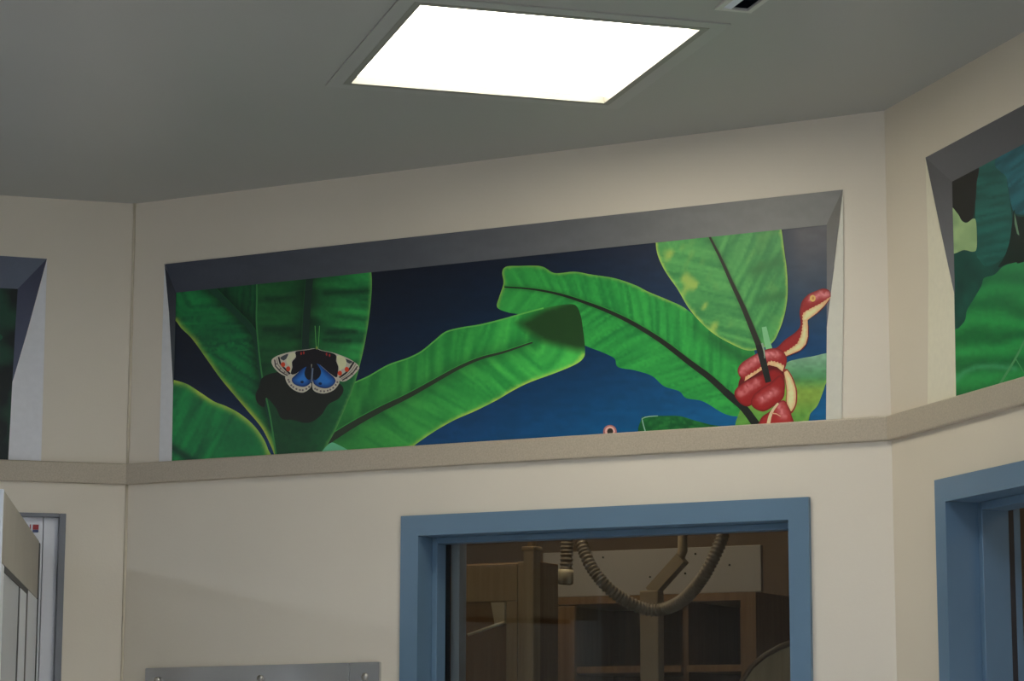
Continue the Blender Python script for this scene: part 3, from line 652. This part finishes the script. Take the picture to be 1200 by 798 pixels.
mr_.paint('painted_thorn', [([(1189, 246), (1200, 254), (1290, 240), (1290, 280), (1200, 307), (1182, 309), (1170, 313), (1177, 301), (1183, 283), (1186, 262)], (12, 26, 22)), ([(1188.6, 249), (1191, 258), (1194.5, 276), (1192, 274), (1189, 262)], (84, 112, 88), NS)], label='dark pointed shape with pale glint')
def shR(x, y, db):
    ph = (y - 380) / 11 + 1.3 * np.sin((x - 1118) / 46) - (x - 1118) * 0.012
    w = 0.5 + 0.5 * np.sin(ph * 2.1 + 2.5 * vnoise(x / 30, y / 20))
    c = mixc((14, 76, 38), (30, 118, 56), w * 0.8 + 0.3 * vnoise(x / 4, y / 3))
    c = mixc(c, (52, 122, 80), np.exp(-(dist_line(x, y, [(1119, 447), (1130, 436), (1144, 430), (1164, 429), (1190, 432)])[0] / 3) ** 2) * .75)
    return mixc(c, (38, 100, 64), np.clip(1 - (y - 310) / 70, 0, 1) * .6)
mr_.paint('painted_leaf', [([(1114, 396), (1124, 384), (1131, 375), (1133, 364), (1140, 352), (1150, 335), (1153, 326), (1165, 322), (1176, 312), (1190, 307.5), (1204, 305), (1300, 262), (1400, 300), (1400, 405), (1116, 472)], shR), (ribbon([(1168, 456), (1178, 440), (1190, 420), (1201, 398), (1216, 360)], 2.8, 1.6), (60, 116, 70), NS), (ribbon([(1190, 420), (1196, 430), (1200, 437)], 1.2, .8), (60, 116, 70), NS)], label='large ruffled green leaf')
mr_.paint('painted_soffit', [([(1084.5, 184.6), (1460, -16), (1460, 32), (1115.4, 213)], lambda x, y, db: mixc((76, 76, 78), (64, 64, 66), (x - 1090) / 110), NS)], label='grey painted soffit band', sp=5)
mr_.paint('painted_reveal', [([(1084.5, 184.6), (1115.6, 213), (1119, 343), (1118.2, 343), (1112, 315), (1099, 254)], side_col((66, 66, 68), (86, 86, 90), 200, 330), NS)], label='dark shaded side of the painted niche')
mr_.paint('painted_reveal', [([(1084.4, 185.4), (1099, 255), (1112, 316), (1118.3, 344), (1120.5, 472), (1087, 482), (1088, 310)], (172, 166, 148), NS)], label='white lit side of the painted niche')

# ------------------------------------------------------------------ glazed opening in the chamfer wall
def root_struct(name, loc, label):
    return struct(empty(name, loc), label)
def part(name, fr, u0, u1, d0, d1, z0, z1, m, parent, bev=0.0):
    return box_obj(name, fr, min(u0, u1), max(u0, u1), min(d0, d1), max(d0, d1), min(z0, z1), max(z0, z1), m, parent, bev)
def casing(root, fr, u0, u1, z0, z1, m, sill, face=FACE, depth=0.15, stop=(0.058, 0.104), proud=0.012, sp=0.016):
    """pressed metal frame: two jambs and a head, each with its stop"""
    lo = z0 + (face if sill else 0)
    for a, b, n in ((u0, u0 + face, 1), (u1 - face, u1, -1)):
        j = part('jamb', fr, a, b, -depth, proud, z0, z1, m, root)
        e = b if n > 0 else a
        part('stop', fr, e, e + n * sp, -stop[1], -stop[0], lo, z1 - face, m, root, 0.002)
    part('head', fr, u0 + face, u1 - face, -depth, proud, z1 - face, z1, m, root)
    part('stop', fr, u0 + face + sp, u1 - face - sp, -stop[1], -stop[0], z1 - face - sp, z1 - face, m, root, 0.002)
    if sill:
        part('sill', fr, u0 + face, u1 - face, -depth, proud, z0, z0 + face, m, root, 0.002)
        part('stop', fr, u0 + face + sp, u1 - face - sp, -stop[1], -stop[0], z0 + face, z0 + face + sp, m, root, 0.002)
wz0 = 0.95 - FACE
w1 = root_struct('window_1', FC.p((uc0 + uc1) / 2, 0, wz0), 'blue framed interior window under the banana leaf mural')
casing(w1, FC, uc0, uc1, wz0, zc_top, MT['blue'], True)
ui0, ui1 = uc0 + FACE, uc1 - FACE
part('pane', FC, ui0 + 0.001, ui1 - 0.001, -0.112, -0.106, 0.952, zc_top - FACE - 0.001, MT['glass'], w1)
for a, b in ((ui0, ui0 + 0.012), (ui1 - 0.012, ui1)):
    part('gasket', FC, a, b, -0.135, -0.113, 0.952, zc_top - FACE - 0.001, MT['gasket'], w1)
pu0, pu1 = FC.uz(531, 720, -0.165)[0], FC.uz(541, 720, -0.165)[0]
part('inner_post', FC, pu0, pu1, -0.19, -0.152, 0.9, zc_top - 0.02, MT['white_metal'], w1, 0.002)

# the room behind the glass
BD = -1.75
def bwall(name, u0, u1, d0, d1, z0, z1, m): struct(part(name, FC, u0, u1, d0, d1, z0, z1, m, None))
bwall('wall_inner_back', -1.7, 2.5, BD - 0.1, BD, 0, 2.75, MT['back_wall'])
bwall('wall_inner_side', 2.12, 2.22, BD, -0.14, 0, 2.75, MT['back_wall'])
bwall('wall_inner_end', -1.7, -1.6, BD, -1.55, 0, 2.75, MT['back_wall'])
bwall('ceiling_inner', -1.7, 2.5, BD - 0.1, -0.14, 2.75, 2.85, MT['back_wall'])
bwall('floor_inner', -1.7, 2.5, BD - 0.1, -0.14, -0.1, 0, MT['floor'])
bwall('wall_inner_screen', -0.55, -0.45, -1.55, -0.95, 0, 2.75, MT['back_wall'])
t = tag(empty('back_room_fill_lamp', FC.p(0.9, -0.7, 2.75)), 'unseen round ceiling lamp added to light the room behind the window', 'ceiling light')  # not in view; added to brighten the things behind the glass
bm = bmesh.new(); lathe(bm, [(0.17, 0), (0.17, -0.02), (0.15, -0.03)], FC.p(0.9, -0.7, 2.749), (0, 0, 1), 24); mesh_obj('base', bm, MT['trim_white'], t)
bm = bmesh.new(); lathe(bm, [(0.148, -0.03), (0.14, -0.06), (0.10, -0.08), (0.02, -0.088)], FC.p(0.9, -0.7, 2.749), (0, 0, 1), 24); mesh_obj('shade', bm, MT['lamp_added'], t, True)
U = lambda x, y, d: FC.uz(x, y, d)

# open oak shelf unit
d0, d1 = -1.32, BD + 0.01
sl, _ = U(633, 740, d0); sr_, _ = U(886, 740, d0); s_in = U(868, 740, d0)[0]; st = U(760, 697, d0)[1]; sb = U(760, 706, d0)[1]; sh = U(760, 780, d0)[1]
t = tag(empty('shelf_unit', FC.p((sl + sr_) / 2, (d0 + d1) / 2, 0)), 'brown oak open shelf unit behind the window glass', 'shelf unit')
tw = sr_ - s_in
part('side_panel', FC, s_in, sr_, d1, d0, 0.0, st, MT['wood'], t); part('side_panel', FC, sl, sl + tw, d1, d0, 0.0, st, MT['wood'], t)
part('top_rail', FC, sl + tw, s_in, d1, d0, sb, st, MT['wood'], t)
part('back_panel', FC, sl + tw, s_in, d1, d1 + 0.01, 0.0, sb, MT['wood_dark'], t)
dv = U(797, 740, d0)[0]
part('divider', FC, dv, dv + 0.018, d1 + 0.01, d0 - 0.02, 0.0, sb, MT['wood_dark'], t)
for z in (sh, sh - 0.36, sh - 0.72, sh - 1.08):
    if z > 0.02: 
        part('shelf', FC, sl + tw, dv, d1 + 0.01, d0 - 0.005, z - 0.02, z, MT['wood'], t)
        part('shelf', FC, dv + 0.018, s_in, d1 + 0.01, d0 - 0.005, z - 0.02, z, MT['wood'], t)
pa = U(642, 740, d0 + 0.003)[0]; pb = U(676, 740, d0 + 0.003)[0]
part('door_panel', FC, pa, pb, d0 + 0.002, d0 + 0.02, 0.05, sb - 0.005, MT['wood'], t, 0.002)
# pale board on the shelf unit, standing in for a reflection in the glass
ba, bb = U(634, 670, d0)[0], U(890, 670, d0)[0]; bt = U(760, 643, d0)[1]
t = tag(empty('reflection_board', FC.p((ba + bb) / 2, d0 - 0.03, st)), 'pale grey board in place of a reflection in the window glass', 'board')
part('panel', FC, ba, bb, d0 - 0.03, d0 - 0.012, st + 0.001, bt, MT['board'], t, 0.002)
for uu in (ba + 0.05, bb - 0.05): part('foot', FC, uu - 0.02, uu + 0.02, d0 - 0.08, d0 - 0.03, st + 0.001, st + 0.03, MT['board'], t)
for px_, py_ in ((707, 653), (762, 676), (803, 672), (815, 649), (855, 662)):
    a, z = U(px_, py_, d0 - 0.011)
    bm = bmesh.new(); lathe(bm, [(0.003, 0), (0.003, 0.003), (0.0015, 0.005)], FC.p(a, d0 - 0.012, z), (FC.n[0], FC.n[1], 0), 10); mesh_obj('pin', bm, MT['dark'], t)

# pale oak wardrobe with a framed door and a hook
e0 = -0.62
wl, wr = U(500, 740, e0)[0], U(627, 740, e0)[0]; wt = U(585, 659, e0)[1]
t = tag(empty('wardrobe', FC.p((wl + wr) / 2, e0 - 0.22, 0)), 'pale oak wardrobe with framed door behind the window glass', 'wardrobe')
part('body', FC, wl, wr, e0 - 0.14, e0 - 0.021, 0.0, wt, MT['wood'], t, 0.002)
ra = U(593, 740, e0)[0]; rz = U(570, 705, e0)[1]; rb = U(606, 740, e0)[0]
dr = part('door', FC, wl + 0.01, rb, e0 - 0.02, e0 - 0.012, 0.06, wt - 0.004, MT['wood'], t)
part('rail', FC, wl + 0.01, rb, e0 - 0.012, e0, rz, wt - 0.004, MT['wood_pale'], dr, 0.002)
part('stile', FC, ra, rb, e0 - 0.012, e0, 0.06, rz - 0.0005, MT['wood_pale'], dr, 0.002)
part('stile', FC, wl + 0.01, wl + 0.06, e0 - 0.012, e0, 0.06, rz - 0.0005, MT['wood_pale'], dr, 0.002)
part('side_stile', FC, rb + 0.002, wr, e0 - 0.02, e0, 0.0, wt, MT['wood_pale'], t, 0.002)
# turned post at the corner of the wardrobe
q0, q1 = U(613, 740, e0 + 0.05)[0], U(625, 740, e0 + 0.05)[0]; qz = U(619, 646, e0 + 0.03)[1]
t = tag(empty('wooden_post', FC.p((q0 + q1) / 2, e0 + 0.03, 0)), 'square pale wooden post beside the wardrobe', 'post')
part('shaft', FC, q0, q1, e0 + 0.008, e0 + 0.05, 0.0, qz, MT['wood_pale'], t, 0.003)
part('cap', FC, q0 - 0.004, q1 + 0.004, e0 + 0.004, e0 + 0.054, qz, qz + 0.012, MT['wood_pale'], t, 0.003)
bm = bmesh.new(); lathe(bm, [(0.012, 0), (0.012, 0.012), (0.015, 0.02), (0.012, 0.03), (0.004, 0.034)], FC.p((q0 + q1) / 2, e0 + 0.029, qz + 0.012), (0, 0, 1), 12); mesh_obj('knob', bm, MT['wood_pale'], t, True)
# hook
ha, hz = U(576, 706, e0); hb, hz2 = U(592, 731, e0)
t = tag(empty('coat_hook', FC.p((ha + hb) / 2, e0, hz2)), 'ivory hook plate with long arm on the wardrobe door', 'hook')
bm = bmesh.new(); hexa(bm, [FC.p(ha + 0.012, e0 - 0.0115, hz2), FC.p(hb, e0 - 0.0115, hz2), FC.p(hb, e0 + 0.004, hz2), FC.p(ha + 0.012, e0 + 0.004, hz2), FC.p(ha, e0 - 0.0115, hz), FC.p(hb, e0 - 0.0115, hz), FC.p(hb, e0 + 0.004, hz), FC.p(ha, e0 + 0.004, hz)])
mesh_obj('plate', bm, MT['plastic'], t)
a0, z0_ = U(591, 729, e0 + 0.01); a1, z1_ = U(548, 744, e0 + 0.06)
bm = bmesh.new(); tube(bm, [FC.p(a0, e0 + 0.003, z0_), FC.p(a0 - 0.01, e0 + 0.012, z0_ - 0.004), FC.p(a1, e0 + 0.06, z1_)], [0.004, 0.0045, 0.004], 8); mesh_obj('arm', bm, MT['plastic'], t, True)

# jointed pale equipment arm
f0 = -0.95
def wpt(x, y, d):
    u, z = U(x, y, d); return Vector(FC.p(u, d, z))
t = tag(empty('equipment_arm', FC.p(U(763, 790, f0)[0], f0, 0)), 'pale upright equipment arm bent at the top behind the glass', 'equipment arm')
pl = U(753, 740, f0)[0]; pr = U(775, 740, f0)[0]; pz = U(764, 692, f0)[1]
part('column', FC, pl, pr, f0 - 0.02, f0 + 0.02, 0.02, pz, MT['arm'], t, 0.004)
bm = bmesh.new(); lathe(bm, [(0.14, 0), (0.14, 0.015), (0.05, 0.02)], FC.p((pl + pr) / 2, f0, 0.0), (0, 0, 1), 20); mesh_obj('base', bm, MT['arm'], t)
A, B = wpt(764, 694, f0), wpt(800, 654, f0)
dirv = (B - A).normalized(); sidev = Vector((FC.n[0], FC.n[1], 0)); upn = dirv.cross(sidev).normalized()
bm = bmesh.new(); w_ = (pr - pl) * 0.28
hexa(bm, [A + upn * w_ - sidev * .018, A - upn * w_ - sidev * .018, A - upn * w_ + sidev * .018, A + upn * w_ + sidev * .018] + [B + q for q in (upn * w_ - sidev * .018, -upn * w_ - sidev * .018, -upn * w_ + sidev * .018, upn * w_ + sidev * .018)])
mesh_obj('boom', bm, MT['arm'], t)
C2 = B + Vector((FC.du[0] * .1, FC.du[1] * .1, 0.03))
bm = bmesh.new(); tube(bm, [B - dirv * .02, B + Vector((0, 0, .02)), B + Vector((0, 0, .16))], [.013, .014, .012], 12); mesh_obj('elbow', bm, MT['arm'], t, True)

# corrugated hoses
def hose(name, pts, r, label, pitch=0.011, amp=0.13):
    t = empty(name, tuple(pts[0])); tag(t, label, 'hose', None)
    P = np.array([tuple(p) for p in pts], float); n = len(P); out = []
    for i in range(n - 1):
        a, b, c, d = P[max(i - 1, 0)], P[i], P[i + 1], P[min(i + 2, n - 1)]
        k = max(2, int(np.linalg.norm(c - b) / (pitch / 4)))
        for j in range(k):
            s = j / k; out.append(0.5 * (2 * b + (c - a) * s + (2 * a - 5 * b + 4 * c - d) * s * s + (3 * b - a - 3 * c + d) * s ** 3))
    rad = [r * (1 + amp * math.cos(2 * math.pi * i / 4)) for i in range(len(out))]
    bm = bmesh.new(); tube(bm, out, rad, 10); mesh_obj('corrugated_tube', bm, MT['hose'], t, True)
    for e, f in ((out[0], out[3]), (out[-1], out[-4])):
        ax = Vector(tuple(e - f)).normalized(); bm = bmesh.new(); lathe(bm, [(r * 1.2, -0.01), (r * 1.25, 0.0), (r * 1.25, 0.03), (r * 0.9, 0.034)], tuple(e), ax, 12); mesh_obj('cuff', bm, MT['plastic'], t, True)
    return t
g0 = -0.8
hp = [(672, 600), (686, 650), (706, 682), (732, 703), (758, 714), (780, 713), (800, 703), (818, 684), (832, 662), (846, 630), (852, 600)]
hose('breathing_hose', [wpt(x, y, g0 + 0.05 * math.sin(i)) for i, (x, y) in enumerate(hp)], 0.017, 'pale corrugated hose hanging in a loop behind the glass')
hose('breathing_hose', [wpt(x, y, g0 - 0.1) for x, y in ((663, 590), (664, 620), (664, 650), (663, 672))], 0.018, 'short straight corrugated hose hanging beside the looped one')

# curved upholstered head of a chair, low at the right of the glass
h0 = -0.5
arc = [(858, 830), (868, 800), (880, 782), (896, 768), (914, 758), (936, 749)]
t = tag(empty('chair_back', FC.p(U(900, 790, h0)[0], h0, 0)), 'tan curved chair back with dark rim low behind the glass', 'chair')
bm = bmesh.new(); tube(bm, [wpt(x, y, h0) for x, y in arc], 0.007, 8); mesh_obj('rim', bm, MT['wood_dark'], t, True)
bm = bmesh.new(); top = [wpt(x, y + 4, h0) for x, y in arc]; n = len(top)
uu = float((np.array(top[-1][:2]) - FC.o) @ FC.du)
base = [Vector((p.x, p.y, 0.9)) for p in top]; off = Vector((-FC.n[0], -FC.n[1], 0)) * 0.03
vs_ = [[bm.verts.new(p + o) for p in row] for row in (top, base) for o in (Vector((0, 0, 0)), off)]
for i in range(n - 1):
    for r1, r2 in ((0, 2), (1, 3), (0, 1), (2, 3)): bm.faces.new((vs_[r1][i], vs_[r1][i + 1], vs_[r2][i + 1], vs_[r2][i]))
for i in (0, n - 1): bm.faces.new((vs_[0][i], vs_[1][i], vs_[3][i], vs_[2][i]))
mesh_obj('backrest', bm, MT['wood_pale'], t)
cu = [float((np.array(p[:2]) - FC.o) @ FC.du) for p in (top[1], top[-1])]
part('seat', FC, cu[0] - 0.02, cu[1], h0 - 0.45, h0 + 0.0, 0.45, 0.5, MT['wood_pale'], t, 0.01)
for a in cu:
    for dd in (h0 - 0.42, h0 - 0.03): part('leg', FC, a - 0.02, a + 0.01, dd - 0.015, dd + 0.015, 0.0, 0.45, MT['wood_dark'], t)
    part('back_post', FC, a - 0.02, a + 0.005, h0 - 0.03, h0 - 0.001, 0.5, 0.9, MT['wood_dark'], t)

# ------------------------------------------------------------------ blue doorway in the right wall
ro0, ro1 = ur0, ur0 + 0.98 + 2 * FACE
w2 = root_struct('door_1', FR.p((ro0 + ro1) / 2, 0, 0), 'blue metal doorway in the wall beside the chamfer')
casing(w2, FR, ro0, ro1, 0.0, zr_top, MT['blue'], False, stop=(0.066, 0.132), depth=0.136, sp=0.018)
part('gasket', FR, ro0 + FACE - 0.002, ro0 + FACE + 0.006, -0.15, -0.137, 0.0, zr_top - FACE, MT['gasket'], w2)
part('rear_jamb', FR, ro0 + FACE - 0.02, ro0 + FACE + 0.004, -0.168, -0.151, 0.0, zr_top - FACE + 0.0, MT['blue'], w2, 0.002)
part('rear_head', FR, ro0 + FACE - 0.02, ro1, -0.168, -0.151, zr_top - FACE - 0.005, zr_top - 0.01, MT['blue'], w2, 0.002)
def rwall(name, *a): struct(part(name, FR, *a, MT['wall'], None))
rwall('wall_beyond_back', 0.05, 2.6, -1.9, -1.8, 0, 2.6)
rwall('wall_beyond_side', 2.5, 2.6, -1.8, -0.14, 0, 2.6)
struct(part('floor_beyond', FR, 0.05, 2.6, -1.9, -0.14, -0.1, 0.0, MT['floor'], None))
struct(part('ceiling_beyond', FR, 0.05, 2.6, -1.9, -0.14, 2.6, 2.7, MT['ceiling'], None))

t = tag(empty('hall_fill_lamp', FR.p(1.3, -1.0, 2.6)), 'unseen round ceiling lamp added to light the room beyond the blue doorway', 'ceiling light')  # not in view; added to brighten the wall beyond the doorway
bm = bmesh.new(); lathe(bm, [(0.17, 0), (0.17, -0.02), (0.15, -0.03)], FR.p(1.3, -1.0, 2.599), (0, 0, 1), 24); mesh_obj('base', bm, MT['trim_white'], t)
bm = bmesh.new(); lathe(bm, [(0.148, -0.03), (0.14, -0.06), (0.10, -0.08), (0.02, -0.088)], FR.p(1.3, -1.0, 2.599), (0, 0, 1), 24); mesh_obj('shade', bm, MT['lamp_added'], t, True)

# ------------------------------------------------------------------ glazed door in the left wall
lo0, lo1 = hole_l[0], hole_l[1]
w3 = root_struct('door_2', FL.p((lo0 + lo1) / 2, 0, 0), 'grey framed opening with panel in place of the daylit room beyond, beside the open glazed door')
part('jamb', FL, lo1 - 0.018, lo1, -0.13, 0.005, 0.0, zl_top, MT['grey_metal'], w3, 0.002)
part('jamb', FL, lo0, lo0 + 0.018, -0.13, 0.005, 0.0, zl_top, MT['grey_metal'], w3, 0.002)
part('head', FL, lo0 + 0.018, lo1 - 0.018, -0.13, 0.005, zl_top - 0.01, zl_top, MT['grey_metal'], w3, 0.002)
sx = FL.uz(50, 640, -0.02)[0]
part('panel', FL, sx + 0.001, lo1 - 0.018, -0.04, -0.02, 0.0, zl_top - 0.01, MT['daylight_panel'], w3, 0.001)  # stands in for the daylit room beyond; daylight put into its bluish white
part('panel', FL, lo0 + 0.018, sx - 0.001, -0.04, -0.02, 0.0, zl_top - 0.01, MT['daylight_panel'], w3, 0.001)
MT['red'] = mat('red_print', (0.42, 0.035, 0.04), 0.5, noise=0.05, nscale=30)
MT['navy'] = mat('blue_print', (0.06, 0.09, 0.22), 0.5, noise=0.05, nscale=30)
ka, kz = FL.uz(33.5, 614.5, -0.02); kb, kz2 = FL.uz(45, 624, -0.02)
t = tag(empty('sticker', FL.p((ka + kb) / 2, -0.02, kz2)), 'small red, white and blue sticker on white panel behind the open door', 'sticker')
km = ka + (kb - ka) * 0.42
part('red_field', FL, km, kb, -0.0198, -0.0190, kz2 + (kz - kz2) * 0.35, kz, MT['red'], t)
part('blue_field', FL, km, kb, -0.0198, -0.0190, kz2, kz2 + (kz - kz2) * 0.33, MT['navy'], t)
part('white_field', FL, ka, km - 0.001, -0.0198, -0.0191, kz2, kz, MT['white_metal'], t)
part('red_stripe', FL, ka + (km - ka) * 0.3, ka + (km - ka) * 0.55, -0.0190, -0.0186, kz2 + (kz - kz2) * .4, kz, MT['red'], t)
# the open leaf
pf = FL.px([46], [634], 0.03)[0]; zt = float(pf[2])
qn = FW * F_PX + RT * (4 - 600) - UP * (573 - 399); pn = CAM + qn * ((zt - EYE) / qn[2])
dv2 = (pn - pf)[:2]; LL = float(np.hypot(*dv2)); dv2 = dv2 / LL
nrm = np.array([-dv2[1], dv2[0]]); 
if nrm @ (CAM[:2] - pn[:2]) < 0: nrm = -nrm
FD = Frame(pf[:2], dv2, nrm)
w4 = root_struct('door_3', tuple(FD.p(LL / 2, 0, 0)), 'white glazed door leaf standing open into the room')
sz = 0.155; fs = 0.42
part('gasket', FD, -0.03, 0.0, -0.05, 0.002, 0.02, zt - 0.004, MT['gasket'], w4, 0.002)
part('top_rail', FD, 0.0, LL - 0.012, -0.045, 0.0, zt - sz, zt, MT['shaded_rail'], w4, 0.002)
part('stile', FD, 0.0, fs, -0.045, 0.0, 0.02, zt - sz - 0.0005, MT['white_metal'], w4, 0.002)
part('stile', FD, LL - 0.11, LL - 0.012, -0.045, 0.0, 0.02, zt - sz - 0.0005, MT['white_metal'], w4, 0.002)
part('bottom_rail', FD, fs, LL - 0.11, -0.045, 0.0, 0.02, 0.25, MT['white_metal'], w4, 0.002)
part('edge_strip', FD, LL - 0.012, LL, -0.046, 0.001, 0.02, zt, MT['white_metal'], w4, 0.002)
part('seal', FD, fs, fs + 0.05, -0.04, 0.0, 0.25, zt - sz, MT['gasket'], w4)
part('seal', FD, fs, LL - 0.11, -0.04, 0.0, zt - sz - 0.014, zt - sz, MT['gasket'], w4)
part('glazing_bead', FD, fs + 0.05, fs + 0.30, -0.04, -0.0005, 0.25, zt - sz - 0.014, MT['white_metal'], w4)
part('seal', FD, fs + 0.30, fs + 0.335, -0.04, -0.001, 0.25, zt - sz - 0.014, MT['gasket'], w4)
part('pane', FD, fs + 0.335, LL - 0.11, -0.012, -0.002, 0.25, zt - sz - 0.012, MT['door_glass'], w4)

# ------------------------------------------------------------------ steel panel screwed to the chamfer wall
(sa, za), (sb2, zb_) = FC.uz(170, 783, 0.012), FC.uz(444.5, 775.5, 0.012)
t = tag(empty('steel_panel', FC.p((sa + sb2) / 2, 0, 1.3)), 'brushed steel panel with screws on the wall beside the blue window', 'steel panel')
def splate(name, u0, u1, d0, d1, dz=0.0):
    zf = lambda u: za + (zb_ - za) * (u - sa) / (sb2 - sa) - dz
    bm = bmesh.new(); hexa(bm, [FC.p(u0, d0, 1.3), FC.p(u1, d0, 1.3), FC.p(u1, d1, 1.3), FC.p(u0, d1, 1.3), FC.p(u0, d0, zf(u0)), FC.p(u1, d0, zf(u1)), FC.p(u1, d1, zf(u1)), FC.p(u0, d1, zf(u0))])
    bmesh.ops.bevel(bm, geom=bm.edges[:], offset=0.0015, segments=2, affect='EDGES'); return mesh_obj(name, bm, MT['steel'], t)
sm = FC.uz(409.5, 790, 0.012)[0]
splate('plate', sa, sm - 0.001, 0.001, 0.012); splate('plate', sm + 0.001, sb2, 0.001, 0.013)
for x, y in ((184, 797), (305, 795), (427.5, 793)):
    a, z = FC.uz(x, y, 0.014)
    for zz in (z, 1.33):
        bm = bmesh.new(); lathe(bm, [(0.009, 0), (0.0095, 0.003), (0.008, 0.006), (0.003, 0.0075)], FC.p(a, 0.0128, zz), (FC.n[0], FC.n[1], 0), 14); mesh_obj('screw', bm, MT['screw'], t, True)
